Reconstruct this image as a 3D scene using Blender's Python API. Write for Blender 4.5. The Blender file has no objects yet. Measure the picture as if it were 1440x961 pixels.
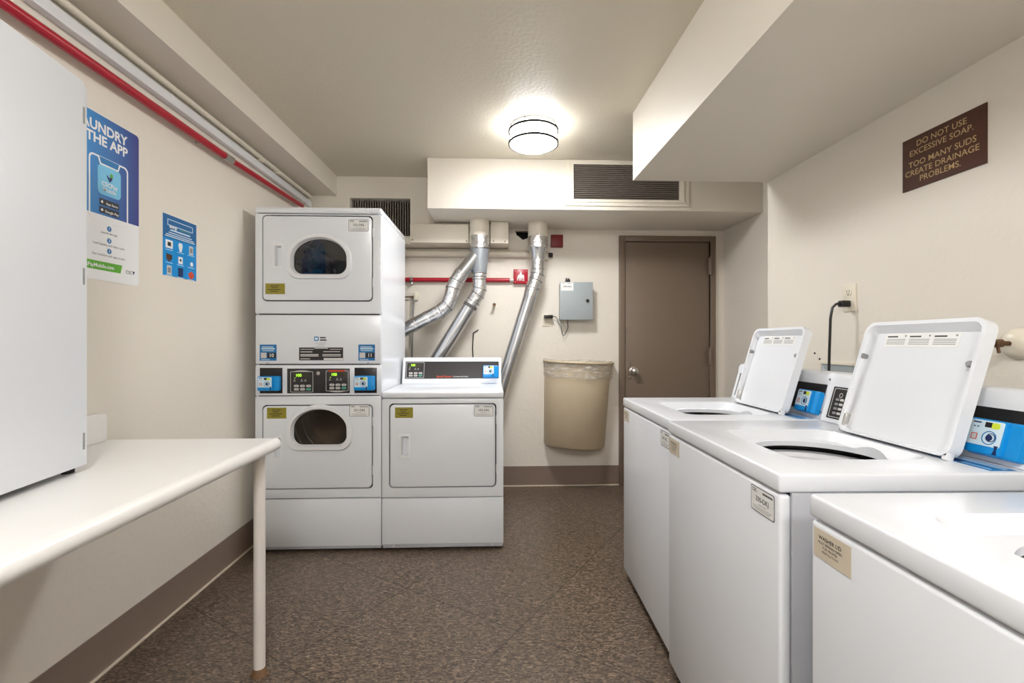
import bpy, bmesh, math, random
from mathutils import Vector, Matrix
random.seed(7)
PI = math.pi
SC = bpy.context.scene
COL = SC.collection
V3 = Vector

# ------------------------------------------------------------------ materials
def lin(c):
    c = c / 255.0
    return c / 12.92 if c <= 0.04045 else ((c + 0.055) / 1.055) ** 2.4
def rgb(r, g, b): return (lin(r), lin(g), lin(b), 1.0)
MATS = {}
def mat(name, color, rough=0.5, metal=0.0, bump=0.0, bscale=60.0, vary=0.0, vscale=4.0, emit=0.0, trans=0.0,
        coat=0.0, spec=0.5, detail=4.0, dist=0.01, ior=1.45):
    m = bpy.data.materials.new(name); m.use_nodes = True
    nt = m.node_tree; N = nt.nodes; L = nt.links
    b = N['Principled BSDF']
    b.inputs['Base Color'].default_value = color
    b.inputs['Roughness'].default_value = rough
    b.inputs['Metallic'].default_value = metal
    b.inputs['IOR'].default_value = ior
    b.inputs['Specular IOR Level'].default_value = spec
    b.inputs['Coat Weight'].default_value = coat
    b.inputs['Transmission Weight'].default_value = trans
    if emit:
        b.inputs['Emission Color'].default_value = color
        b.inputs['Emission Strength'].default_value = emit
    tc = N.new('ShaderNodeTexCoord')
    nz = N.new('ShaderNodeTexNoise'); nz.inputs['Scale'].default_value = vscale; nz.inputs['Detail'].default_value = 3
    L.new(tc.outputs['Object'], nz.inputs['Vector'])
    if vary:
        mx = N.new('ShaderNodeMix'); mx.data_type = 'RGBA'
        mx.inputs[6].default_value = tuple(max(0, c * (1 - vary)) for c in color[:3]) + (1,)
        mx.inputs[7].default_value = tuple(min(1, c * (1 + vary)) for c in color[:3]) + (1,)
        L.new(nz.outputs['Fac'], mx.inputs[0]); L.new(mx.outputs[2], b.inputs['Base Color'])
    else:
        mr = N.new('ShaderNodeMapRange')
        mr.inputs['To Min'].default_value = max(0.0, rough - 0.03); mr.inputs['To Max'].default_value = min(1.0, rough + 0.03)
        L.new(nz.outputs['Fac'], mr.inputs['Value']); L.new(mr.outputs['Result'], b.inputs['Roughness'])
    if bump:
        n2 = N.new('ShaderNodeTexNoise'); n2.inputs['Scale'].default_value = bscale; n2.inputs['Detail'].default_value = detail
        bp = N.new('ShaderNodeBump'); bp.inputs['Strength'].default_value = bump; bp.inputs['Distance'].default_value = dist
        L.new(tc.outputs['Object'], n2.inputs['Vector']); L.new(n2.outputs['Fac'], bp.inputs['Height'])
        L.new(bp.outputs['Normal'], b.inputs['Normal'])
    MATS[name] = m
    return m

WALL = mat('wall_paint', rgb(230, 223, 211), 0.42, bump=0.25, bscale=35, vary=0.02, vscale=1.5, dist=0.006)
CEIL = mat('ceiling_paint', rgb(218, 210, 192), 0.45, bump=0.3, bscale=55, vary=0.03, vscale=2, dist=0.006)
BEAM = mat('beam_paint', rgb(230, 223, 210), 0.42, bump=0.12, bscale=30, vary=0.02, vscale=2, dist=0.005)
CREAM = mat('cream_painted_metal', rgb(230, 222, 206), 0.4, bump=0.15, bscale=20, vary=0.04, vscale=5, dist=0.004)
WHITE = mat('white_enamel', rgb(229, 232, 237), 0.22, bump=0.04, bscale=90, dist=0.002)
WHITE2 = mat('white_plastic', rgb(232, 233, 236), 0.3)
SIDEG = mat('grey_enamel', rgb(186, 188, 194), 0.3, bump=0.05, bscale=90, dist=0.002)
CABW = mat('white_cabinet_paint', rgb(229, 232, 237), 0.4, bump=0.05, bscale=40, vary=0.01, dist=0.003)
LAMI = mat('cream_laminate', rgb(236, 234, 231), 0.3, vary=0.02, vscale=8)
BASE = mat('brown_vinyl', rgb(132, 114, 102), 0.45, vary=0.05, vscale=6)
SEAL = mat('cream_caulk', rgb(214, 200, 180), 0.6, vary=0.06, vscale=20)
BROWN = mat('brown_door_paint', rgb(122, 106, 91), 0.42, bump=0.2, bscale=40, vary=0.03, vscale=5, dist=0.004)
RED = mat('red_paint', rgb(172, 20, 42), 0.32, vary=0.12, vscale=12)
DRED = mat('dark_red_paint', rgb(120, 22, 28), 0.45, vary=0.08, vscale=20)
GALV = mat('galvanized_metal', rgb(205, 208, 212), 0.27, metal=1.0, bump=0.3, bscale=14, vary=0.12, vscale=14, dist=0.004)
FOIL = mat('crinkled_foil_tape', rgb(225, 226, 228), 0.25, metal=1.0, bump=0.6, bscale=50, vary=0.12, vscale=40, dist=0.01)
GREYT = mat('grey_tape', rgb(150, 155, 160), 0.4, metal=0.4, bump=0.2, bscale=60, vary=0.05, vscale=20, dist=0.004)
STEEL = mat('brushed_steel', rgb(200, 198, 194), 0.25, metal=1.0)
DKMET = mat('dark_nickel', rgb(92, 90, 88), 0.6)
RINGM = mat('dark_bronze_ring', rgb(44, 42, 40), 0.8, spec=0.1)
GREYBOX = mat('grey_panel_paint', rgb(160, 168, 170), 0.4, bump=0.06, bscale=60, vary=0.02, dist=0.003)
BLACK = mat('black_plastic', rgb(26, 24, 24), 0.35)
PANEL = mat('charcoal_control_panel', rgb(48, 45, 47), 0.3)
DARK = mat('dark_void', rgb(14, 13, 12), 0.8)
SLAT = mat('dark_grille_metal', rgb(140, 130, 120), 0.5, vary=0.1, vscale=30)
RUBBER = mat('rubber_and_gap_shade', rgb(40, 38, 38), 0.7)  # rubber parts, and the painted shade in dryer door gaps and seams
BLUE = mat('bright_blue_plastic', rgb(8, 142, 216), 0.3)
LBLUE = mat('pale_label_face', rgb(214, 234, 244), 0.35)
NAVY = mat('navy_print', rgb(20, 40, 90), 0.5)
STB = mat('sticker_blue', rgb(22, 116, 178), 0.4)
GREEN = mat('green_print', rgb(92, 170, 40), 0.5)
TEAL = mat('teal_button', rgb(90, 170, 150), 0.4)
YELLOW = mat('olive_yellow_label', rgb(146, 136, 44), 0.45, vary=0.05, vscale=40)
LIME = mat('lime_chip', rgb(214, 232, 60), 0.4)
LED = mat('green_led_digits', rgb(170, 240, 60), 0.4, emit=0.9)
LEDD = mat('dim_display', rgb(60, 58, 44), 0.3)
PAPER = mat('white_paper', rgb(232, 232, 230), 0.5)
INK = mat('black_ink', rgb(40, 38, 38), 0.5)
GREYINK = mat('grey_ink', rgb(140, 140, 140), 0.5)
BEIGE = mat('beige_label', rgb(208, 196, 176), 0.5, vary=0.03, vscale=30)
ORANGE = mat('red_orange_print', rgb(206, 70, 40), 0.45)
SILV = mat('silver_print', rgb(205, 203, 200), 0.4)
WOOD = mat('brown_engraved_plastic', rgb(78, 46, 34), 0.4, vary=0.12, vscale=25)
TANINK = mat('tan_engraving', rgb(196, 168, 120), 0.6)
BIN = mat('beige_bin_plastic', rgb(204, 188, 160), 0.42, bump=0.1, bscale=12, vary=0.04, vscale=6, dist=0.01)
IVORY = mat('ivory_plastic', rgb(232, 224, 206), 0.35)
BRASS = mat('aged_brass', rgb(110, 82, 62), 0.4, metal=0.7, vary=0.2, vscale=40)
DRUM = mat('drum_steel', rgb(150, 142, 132), 0.35, metal=0.85)
BASKET = mat('tub_steel', rgb(150, 150, 150), 0.35, metal=0.7)
DENIM = mat('dark_blue_cloth', rgb(38, 52, 92), 0.9, bump=0.5, bscale=60, vary=0.5, vscale=14, dist=0.01)
TEEB = mat('blue_cloth', rgb(40, 100, 160), 0.9, bump=0.5, bscale=60, vary=0.3, vscale=14, dist=0.01)
SKYB = mat('poster_sky_blue', rgb(120, 196, 232), 0.5)
POSTW = mat('poster_white', rgb(238, 238, 238), 0.4)
RUST = mat('rusty_foot', rgb(120, 92, 66), 0.7, vary=0.3, vscale=60)
LEGW = mat('white_leg_paint', rgb(226, 220, 214), 0.4, vary=0.03, vscale=12)

def gradient_mat(name, c0, c1, axis, a, b, rough=0.4):
    m = bpy.data.materials.new(name); m.use_nodes = True
    nt = m.node_tree; N = nt.nodes; L = nt.links; p = N['Principled BSDF']
    tc = N.new('ShaderNodeTexCoord'); sp = N.new('ShaderNodeSeparateXYZ'); mr = N.new('ShaderNodeMapRange')
    cr = N.new('ShaderNodeValToRGB')
    cr.color_ramp.elements[0].color = c0; cr.color_ramp.elements[1].color = c1
    L.new(tc.outputs['Generated'], sp.inputs[0]); L.new(sp.outputs[axis], mr.inputs['Value'])
    mr.inputs['From Min'].default_value = a; mr.inputs['From Max'].default_value = b
    L.new(mr.outputs[0], cr.inputs[0]); L.new(cr.outputs[0], p.inputs['Base Color'])
    p.inputs['Roughness'].default_value = rough
    return m
# printed ink runs from bright blue to indigo across the poster sheet
PBLUE = gradient_mat('poster_blue_print', rgb(4, 140, 212), rgb(40, 46, 130), 'Y', 0.4, 1.0)

def floor_mat():
    m = bpy.data.materials.new('speckled_vinyl_tile'); m.use_nodes = True
    nt = m.node_tree; N = nt.nodes; L = nt.links; p = N['Principled BSDF']
    tc = N.new('ShaderNodeTexCoord')
    mp = N.new('ShaderNodeMapping'); mp.inputs['Rotation'].default_value = (0, 0, 0.9); mp.inputs['Scale'].default_value = (55, 150, 1)
    L.new(tc.outputs['Object'], mp.inputs['Vector'])
    wv = N.new('ShaderNodeTexNoise'); wv.inputs['Scale'].default_value = 1.0; wv.inputs['Detail'].default_value = 3; wv.inputs['Distortion'].default_value = 1.2
    L.new(mp.outputs[0], wv.inputs['Vector'])
    cr = N.new('ShaderNodeValToRGB'); e = cr.color_ramp.elements
    e[0].position = 0.36; e[0].color = rgb(62, 51, 42); e[1].position = 0.68; e[1].color = rgb(148, 129, 110)
    k = e.new(0.5); k.color = rgb(92, 78, 66)
    L.new(wv.outputs['Fac'], cr.inputs[0])
    # faint tile joints, laid on the diagonal
    m2 = N.new('ShaderNodeMapping'); m2.inputs['Rotation'].default_value = (0, 0, PI / 5.2)
    L.new(tc.outputs['Object'], m2.inputs['Vector'])
    br = N.new('ShaderNodeTexBrick'); br.offset = 0.0
    br.inputs['Scale'].default_value = 1.0; br.inputs['Brick Width'].default_value = 0.61; br.inputs['Row Height'].default_value = 0.61
    br.inputs['Mortar Size'].default_value = 0.003; br.inputs['Mortar Smooth'].default_value = 0.3
    br.inputs['Color1'].default_value = (1, 1, 1, 1); br.inputs['Color2'].default_value = (0.93, 0.93, 0.93, 1); br.inputs['Mortar'].default_value = (0.4, 0.4, 0.4, 1)
    L.new(m2.outputs[0], br.inputs['Vector'])
    mx = N.new('ShaderNodeMix'); mx.data_type = 'RGBA'; mx.blend_type = 'MULTIPLY'; mx.inputs[0].default_value = 1
    L.new(cr.outputs[0], mx.inputs[6]); L.new(br.outputs['Color'], mx.inputs[7])
    L.new(mx.outputs[2], p.inputs['Base Color'])
    p.inputs['Roughness'].default_value = 0.30
    bp = N.new('ShaderNodeBump'); bp.inputs['Strength'].default_value = 0.35; bp.inputs['Distance'].default_value = 0.002
    L.new(wv.outputs['Fac'], bp.inputs['Height']); L.new(bp.outputs['Normal'], p.inputs['Normal'])
    return m
FLOOR = floor_mat()

def glass_mat(name, color, rough=0.02):
    m = bpy.data.materials.new(name); m.use_nodes = True
    nt = m.node_tree; N = nt.nodes; L = nt.links
    out = N['Material Output']; N.remove(N['Principled BSDF'])
    g = N.new('ShaderNodeBsdfGlossy'); g.inputs['Roughness'].default_value = rough
    t = N.new('ShaderNodeBsdfTransparent'); t.inputs['Color'].default_value = color
    f = N.new('ShaderNodeFresnel'); f.inputs['IOR'].default_value = 1.45
    x = N.new('ShaderNodeMixShader')
    L.new(f.outputs[0], x.inputs[0]); L.new(t.outputs[0], x.inputs[1]); L.new(g.outputs[0], x.inputs[2]); L.new(x.outputs[0], out.inputs[0])
    return m
GLASS = glass_mat('tinted_door_glass', (0.78, 0.75, 0.72, 1))
def film_mat():
    m = bpy.data.materials.new('clear_bag_film'); m.use_nodes = True
    nt = m.node_tree; N = nt.nodes; L = nt.links
    out = N['Material Output']; p = N['Principled BSDF']
    p.inputs['Base Color'].default_value = rgb(235, 230, 222); p.inputs['Roughness'].default_value = 0.25
    t = N.new('ShaderNodeBsdfTransparent'); x = N.new('ShaderNodeMixShader'); x.inputs[0].default_value = 0.35
    tc = N.new('ShaderNodeTexCoord'); mp = N.new('ShaderNodeMapping'); mp.inputs['Rotation'].default_value = (0, 0.5, 0)
    mp.inputs['Scale'].default_value = (8, 8, 40)
    n = N.new('ShaderNodeTexNoise'); n.inputs['Scale'].default_value = 1; n.inputs['Detail'].default_value = 3; n.inputs['Distortion'].default_value = 1
    bp = N.new('ShaderNodeBump'); bp.inputs['Strength'].default_value = 0.9; bp.inputs['Distance'].default_value = 0.02
    mr = N.new('ShaderNodeMapRange'); mr.inputs['From Min'].default_value = 0.45; mr.inputs['From Max'].default_value = 0.7
    mr.inputs['To Min'].default_value = 0.15; mr.inputs['To Max'].default_value = 0.7
    L.new(tc.outputs['Object'], mp.inputs[0]); L.new(mp.outputs[0], n.inputs['Vector']); L.new(n.outputs['Fac'], bp.inputs['Height'])
    L.new(bp.outputs[0], p.inputs['Normal']); L.new(n.outputs['Fac'], mr.inputs['Value']); L.new(mr.outputs[0], x.inputs[0])
    L.new(t.outputs[0], x.inputs[1]); L.new(p.outputs[0], x.inputs[2]); L.new(x.outputs[0], out.inputs[0])
    return m
FILM = film_mat()
def lamp_mat(name, strength):
    m = bpy.data.materials.new(name); m.use_nodes = True
    nt = m.node_tree; N = nt.nodes; p = N['Principled BSDF']
    p.inputs['Base Color'].default_value = (0.9, 0.9, 0.88, 1); p.inputs['Roughness'].default_value = 0.3
    p.inputs['Emission Color'].default_value = (0.98, 0.985, 1.0, 1); p.inputs['Emission Strength'].default_value = strength
    return m
LAMP_A = lamp_mat('lit_opal_glass', 14.0); LAMP_A2 = lamp_mat('lit_opal_bottom', 100.0)
LAMP_B = lamp_mat('lit_opal_glass_near', 84.0)

# ------------------------------------------------------------------ geometry
class FR:                                             # a flat frame: origin, right, up, outward
    def __init__(s, O, U, V):
        s.O = V3(O); s.U = V3(U).normalized(); s.V = V3(V).normalized(); s.N = s.U.cross(s.V).normalized()
    def P(s, u, v, n=0.0): return s.O + s.U * u + s.V * v + s.N * n
    def M(s):
        m = Matrix.Identity(4)
        for i in range(3):
            m[i][0] = s.U[i]; m[i][1] = s.V[i]; m[i][2] = s.N[i]; m[i][3] = s.O[i]
        return m
    def sub(s, u, v, n=0.0): return FR(s.P(u, v, n), s.U, s.V)

def bm_box(x0, x1, y0, y1, z0, z1, bev=0.0, seg=2):
    bm = bmesh.new()
    M = Matrix.Translation(((x0 + x1) / 2, (y0 + y1) / 2, (z0 + z1) / 2)) @ Matrix.Diagonal((x1 - x0, y1 - y0, z1 - z0, 1))
    bmesh.ops.create_cube(bm, size=1, matrix=M)
    if bev: bmesh.ops.bevel(bm, geom=bm.edges[:], offset=bev, segments=seg, affect='EDGES', profile=0.5)
    return bm
def bm_prism(pts, fr, d0, d1, bev=0.0, seg=2):
    bm = bmesh.new()
    a = [bm.verts.new(fr.P(u, v, d0)) for u, v in pts]
    b = [bm.verts.new(fr.P(u, v, d1)) for u, v in pts]
    n = len(pts)
    bm.faces.new(list(reversed(a))); top = bm.faces.new(b)
    for i in range(n): bm.faces.new((a[i], a[(i + 1) % n], b[(i + 1) % n], b[i]))
    bmesh.ops.recalc_face_normals(bm, faces=bm.faces[:])
    if bev: bmesh.ops.bevel(bm, geom=list(top.edges), offset=bev, segments=seg, affect='EDGES', profile=0.5)
    return bm
def rrect(u0, u1, v0, v1, r, n=5):
    out = []
    for cx, cy, a in ((u1 - r, v0 + r, -PI / 2), (u1 - r, v1 - r, 0), (u0 + r, v1 - r, PI / 2), (u0 + r, v0 + r, PI)):
        for i in range(n + 1):
            t = a + PI / 2 * i / n; out.append((cx + r * math.cos(t), cy + r * math.sin(t)))
    return out
def rect(u0, u1, v0, v1): return [(u0, v0), (u1, v0), (u1, v1), (u0, v1)]
def circ(u, v, r, n=24, ry=None): return [(u + r * math.cos(2 * PI * i / n), v + (ry or r) * math.sin(2 * PI * i / n)) for i in range(n)]
def dshape(cu, cv, w, h, n=12):                        # arched dryer window outline
    out = []; a = w / 2; low = -h / 2; r = h * 0.26; mid = -h * 0.06
    for i in range(n // 2 + 1):
        t = -PI / 2 + PI / 2 * i / (n // 2); out.append((a - r + r * math.cos(t), low + r + r * math.sin(t)))
    for i in range(1, 2 * n):
        t = PI * i / (2 * n); out.append((a * math.cos(t), mid + (h / 2 - mid) * math.sin(t)))
    for i in range(n // 2 + 1):
        t = PI + PI / 2 * i / (n // 2); out.append((-a + r + r * math.cos(t), low + r + r * math.sin(t)))
    return [(cu + x, cv + y) for x, y in out]

def new_mesh_from(bm, name='tmp'):
    me = bpy.data.meshes.new(name); bm.to_mesh(me); return me
def boolean(bmA, cuts, op='DIFFERENCE'):
    oa = bpy.data.objects.new('ta', new_mesh_from(bmA)); COL.objects.link(oa); bmA.free(); tmp = [oa]
    for c in cuts:
        oc = bpy.data.objects.new('tc', new_mesh_from(c)); COL.objects.link(oc); c.free(); tmp.append(oc)
        md = oa.modifiers.new('b', 'BOOLEAN'); md.operation = op; md.object = oc; md.solver = 'EXACT'
    dg = bpy.context.evaluated_depsgraph_get(); dg.update()
    me = bpy.data.meshes.new_from_object(oa.evaluated_get(dg))
    out = bmesh.new(); out.from_mesh(me)
    for o in tmp:
        d = o.data; bpy.data.objects.remove(o); bpy.data.meshes.remove(d)
    bpy.data.meshes.remove(me)
    return out
TXT = {}
def text_bm(s, size, bold):
    k = (s, size, bold)
    if k not in TXT:
        cu = bpy.data.curves.new('t', 'FONT'); cu.body = s; cu.size = size; cu.align_x = 'CENTER'; cu.align_y = 'CENTER'
        cu.offset = bold * size; cu.resolution_u = 3
        o = bpy.data.objects.new('t', cu); COL.objects.link(o)
        dg = bpy.context.evaluated_depsgraph_get(); dg.update()
        me = bpy.data.meshes.new_from_object(o.evaluated_get(dg)); bpy.data.objects.remove(o); bpy.data.curves.remove(cu)
        TXT[k] = me
    bm = bmesh.new(); bm.from_mesh(TXT[k]); return bm

class MB:
    def __init__(s): s.bm = bmesh.new(); s.mats = []
    def mi(s, m):
        if m not in s.mats: s.mats.append(m)
        return s.mats.index(m)
    def add(s, bm, m, M=None):
        i = s.mi(m)
        for f in bm.faces: f.material_index = i
        if M is not None: bmesh.ops.transform(bm, matrix=M, verts=bm.verts[:])
        me = new_mesh_from(bm); bm.free(); s.bm.from_mesh(me); bpy.data.meshes.remove(me); return s
    def box(s, x0, x1, y0, y1, z0, z1, m, bev=0.0, seg=2, M=None): return s.add(bm_box(x0, x1, y0, y1, z0, z1, bev, seg), m, M)
    def fbox(s, fr, u0, u1, v0, v1, d0, d1, m, bev=0.0, seg=2): return s.add(bm_box(u0, u1, v0, v1, d0, d1, bev, seg), m, fr.M())
    def prism(s, pts, fr, d0, d1, m, bev=0.0, seg=2): return s.add(bm_prism(pts, fr, d0, d1, bev, seg), m)
    def ring(s, po, pi, fr, d0, d1, m, d1i=None):
        bm = bmesh.new(); n = len(po); d1i = d1 if d1i is None else d1i
        a = [bm.verts.new(fr.P(u, v, d0)) for u, v in po]; b = [bm.verts.new(fr.P(u, v, d1)) for u, v in po]
        c = [bm.verts.new(fr.P(u, v, d1i)) for u, v in pi]; d = [bm.verts.new(fr.P(u, v, d0)) for u, v in pi]
        for i in range(n):
            j = (i + 1) % n
            for q in ((a, b), (b, c), (c, d), (d, a)): bm.faces.new((q[0][i], q[0][j], q[1][j], q[1][i]))
        bmesh.ops.recalc_face_normals(bm, faces=bm.faces[:])
        return s.add(bm, m)
    def tube(s, pts, r, m, seg=14, closed_caps=True):
        pts = [V3(p) for p in pts]; rs = r if isinstance(r, (list, tuple)) else [r] * len(pts)
        bm = bmesh.new(); rings = []
        t0 = (pts[1] - pts[0]).normalized(); up = V3((0, 0, 1)) if abs(t0.z) < 0.9 else V3((1, 0, 0))
        nrm = t0.cross(up).normalized()
        for i, p in enumerate(pts):
            if i == 0: t = t0
            elif i == len(pts) - 1: t = (pts[i] - pts[i - 1]).normalized()
            else: t = ((pts[i] - pts[i - 1]).normalized() + (pts[i + 1] - pts[i]).normalized()).normalized()
            nrm = (nrm - t * nrm.dot(t)).normalized(); bn = t.cross(nrm)
            rings.append([bm.verts.new(p + (nrm * math.cos(2 * PI * k / seg) + bn * math.sin(2 * PI * k / seg)) * rs[i]) for k in range(seg)])
        for a, b in zip(rings, rings[1:]):
            for k in range(seg): bm.faces.new((a[k], a[(k + 1) % seg], b[(k + 1) % seg], b[k]))
        if closed_caps: bm.faces.new(list(reversed(rings[0]))); bm.faces.new(rings[-1])
        bmesh.ops.recalc_face_normals(bm, faces=bm.faces[:])
        return s.add(bm, m)
    def lathe(s, prof, m, M=None, seg=32):
        bm = bmesh.new(); rings = []
        for r, z in prof:
            if r < 1e-6: rings.append([bm.verts.new((0, 0, z))])
            else: rings.append([bm.verts.new((r * math.cos(2 * PI * k / seg), r * math.sin(2 * PI * k / seg), z)) for k in range(seg)])
        for a, b in zip(rings, rings[1:]):
            for k in range(seg):
                j = (k + 1) % seg
                if len(a) == 1 and len(b) == 1: continue
                if len(a) == 1: bm.faces.new((a[0], b[j], b[k]))
                elif len(b) == 1: bm.faces.new((a[k], a[j], b[0]))
                else: bm.faces.new((a[k], a[j], b[j], b[k]))
        bmesh.ops.recalc_face_normals(bm, faces=bm.faces[:])
        return s.add(bm, m, M)
    def text(s, t, fr, u, v, size, m, n=0.0006, bold=0.0, sx=1.0):
        bm = text_bm(t, size, bold)
        return s.add(bm, m, fr.sub(u, v, n).M() @ Matrix.Diagonal((sx, 1, 1, 1)))
    def build(s, name, parent=None, world=False, angle=35):
        me = bpy.data.meshes.new(name)
        bmesh.ops.remove_doubles(s.bm, verts=s.bm.verts[:], dist=1e-6)
        off = None
        if parent is None:
            lo = [min(v.co[i] for v in s.bm.verts) for i in range(3)]; hi = [max(v.co[i] for v in s.bm.verts) for i in range(3)]
            off = V3(((lo[0] + hi[0]) / 2, (lo[1] + hi[1]) / 2, lo[2]))
        elif world: off = WORLD_OFF(parent)
        if off is not None: bmesh.ops.translate(s.bm, verts=s.bm.verts[:], vec=-off)
        s.bm.to_mesh(me); s.bm.free()
        for m in s.mats: me.materials.append(m)
        me.polygons.foreach_set('use_smooth', [True] * len(me.polygons))
        me.set_sharp_from_angle(angle=math.radians(angle))
        o = bpy.data.objects.new(name, me); COL.objects.link(o)
        if parent is not None: o.parent = parent
        else: o.location = off
        return o
def WORLD_OFF(p):
    v = V3((0, 0, 0))
    while p is not None: v += V3(p.location); p = p.parent
    return v
def thing(name, label, cat, loc=(0, 0, 0), rz=0.0, group=None):
    o = bpy.data.objects.new(name, None); COL.objects.link(o); o.location = loc; o.rotation_euler = (0, 0, rz)
    o.empty_display_size = 0.1
    o['label'] = label; o['category'] = cat
    if group: o['group'] = group
    return o
def tag(o, label, cat, group=None):
    o['label'] = label; o['category'] = cat
    if group: o['group'] = group
    return o
def struct(o): o['kind'] = 'structure'; return o

X1, Y1, Z1 = (1, 0, 0), (0, 1, 0), (0, 0, 1)
def wall_frame_left(y, z, x=-1.36): return FR((x, y, z), (0, 1, 0), Z1)
def wall_frame_back(x, z, y=3.73): return FR((x, y, z), X1, Z1)
def wall_frame_right(y, z, x=1.50): return FR((x, y, z), (0, -1, 0), Z1)

# ------------------------------------------------------------------ the room
YN, YB, XL, XR, XA, ZC = -1.7, 3.73, -1.36, 1.50, 1.86, 2.388
struct(MB().box(XL - .1, XA + .1, YN - .1, YB + .1, -0.08, 0, FLOOR).build('floor'))
struct(MB().box(XL - .1, XA + .1, YN - .1, YB + .1, ZC, ZC + .08, CEIL).build('ceiling'))
struct(MB().box(XL - .1, XL, YN - .1, YB + .1, 0, ZC, WALL).build('wall_left'))
struct(MB().box(XL, XA + .1, YN - .1, YN, 0, ZC, WALL).build('wall_front'))
FU = FR((0, 0, 0), X1, Y1)                                  # plan frame, outward = up
struct(MB().prism([(1.500, 2.512), (1.535, YN), (1.96, YN), (1.96, 2.512)], FU, 0, ZC, WALL).build('wall_right'))
struct(MB().box(XA, XA + .1, 2.512, YB + .1, 0, ZC, WALL).build('wall_alcove'))
# back wall with a doorway and a broken patch near the soffit
DX0, DX1, DZ = 1.004, 1.788, 2.000
wb = MB()
hole = [(0.172, 2.035), (0.185, 1.998), (0.205, 1.985), (0.232, 1.962), (0.262, 1.972), (0.285, 1.985), (0.30, 2.035)]
FB = FR((0, YB, 0), X1, Z1)
left = boolean(bm_box(XL, DX0 + .01, YB, YB + .1, 0, ZC), [bm_prism(hole, FB, -.07, .05)])
wb.add(left, WALL)
wb.box(DX1 - .01, XA, YB, YB + .1, 0, ZC, WALL); wb.box(DX0 + .01, DX1 - .01, YB, YB + .1, DZ - .01, ZC, WALL)
struct(wb.build('wall_back'))
o = MB().prism([(u, v) for u, v in hole], FB, -.069, -.06, DARK).build('wall_hole_shade')  # dark plate set inside the broken patch to paint its shade
tag(o, 'dark plate painted in as shade of the ragged hole broken in the back wall beside the right exhaust duct', 'hole')

# baseboards
def cove(fr, L, h, m):
    mb = MB(); prof = [(0, 0), (0.016, 0.0), (0.009, 0.004), (0.005, 0.012), (0.004, h), (0, h)]
    f2 = FR(fr.O, fr.N, fr.V)                                # profile plane, extrude along the wall
    mb.prism(prof, f2, 0, -L, m)
    return mb
b = cove(wall_frame_left(YN, 0.004), YB - YN, .146, BASE)
b.tube([(XL + .012, YN, .004), (XL + .012, YB, .004)], .006, SEAL, 8); struct(b.build('baseboard_left'))
b = MB().box(XL, DX0, YB - .006, YB, .010, .160, BASE).box(XL, DX0, YB - .014, YB, 0, .010, SEAL, .003); struct(b.build('baseboard_back'))
b = MB().box(1.504, 1.53, 2.512, 2.518, 0, .15, BASE).box(XA - .006, XA, 2.52, YB, .006, .155, BASE); struct(b.build('baseboard_alcove'))

# soffits and beams
struct(MB().prism([(XL, YN), (-1.26, YN), (-1.168, 3.556), (XL, 3.556)], FU, 2.243, ZC, BEAM).build('trim_1'))
struct(MB().prism([(.754, 2.512), (.795, YN), (1.54, YN), (1.50, 2.512)], FU, 2.024, ZC, BEAM).build('trim_2'))
struct(MB().box(-.444, XA, 3.172, YB, 2.048, ZC, BEAM, .003).build('trim_3'))
bk = MB()
GX0, GX1, GZ0, GZ1 = -1.074, -.625, 1.945, 2.228
bk.box(XL, -.4445, 3.556, YB, GZ1, ZC, BEAM).box(XL, GX0, 3.556, YB, 1.885, GZ1, BEAM).box(GX1, -.4445, 3.556, YB, 1.885, GZ1, BEAM).box(GX0, GX1, 3.556, YB, 1.885, GZ0, BEAM)
struct(bk.build('trim_4'))
# sheet-metal cover with a notch round the duct
cp = MB()
for a, c in ((-.617, -.185), (-.021, .111)):
    cp.box(a, c, 3.50, 3.5555, 1.886, 2.024 if a < -.4 else 2.046, CREAM, .002)
cp.box(-.4440, .111, 3.565, 3.7298, 1.888, 2.046, CREAM); cp.box(-.185, -.021, 3.5655, 3.60, 1.888, 2.046, CREAM)
cp.box(-.4440, -.185, 3.555, 3.566, 1.888, 2.046, CREAM); cp.box(-.021, .111, 3.555, 3.566, 1.888, 2.046, CREAM)
cov = thing('duct_cover', 'long cream sheet metal cover under the soffit, behind the forked exhaust duct', 'duct cover', (-.25, 3.60, 1.886))
cp.build('cover_sheet', cov, True)
for x, z in ((-.60, 1.905), (-.20, 1.90), (.085, 1.90), (0.0, 1.90)):
    MB().tube([(x, 3.502, z), (x, 3.497, z)], .005, RUST, 10).build('screw', cov, True)
# ledge strip below the cover
tag(MB().box(-.9, .27, 3.705, 3.7298, 1.868, 1.882, CREAM, .003).build('ledge_strip'), 'thin cream strip running along the back wall just under the sheet metal cover', 'trim strip')

# recessed grille, upright slats
gt = thing('wall_grille', 'recessed dark grille with upright slats behind the top of the stacked dryer', 'grille', ((GX0 + GX1) / 2, 3.62, GZ0))
MB().box(GX0 + .001, GX1 - .001, 3.655, 3.665, GZ0, GZ1, DARK).build('backing', gt, True)
sl = MB(); n = 24
for i in range(n):
    x = GX0 + .008 + (GX1 - GX0 - .016) * i / (n - 1); sl.box(x - .003, x + .003, 3.605, 3.655, GZ0 + .008, GZ1 - .004, SLAT)
sl.box(GX0 + .001, GX1 - .001, 3.60, 3.612, GZ0 + .001, GZ0 + .012, SLAT); sl.build('slats', gt, True)

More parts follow.
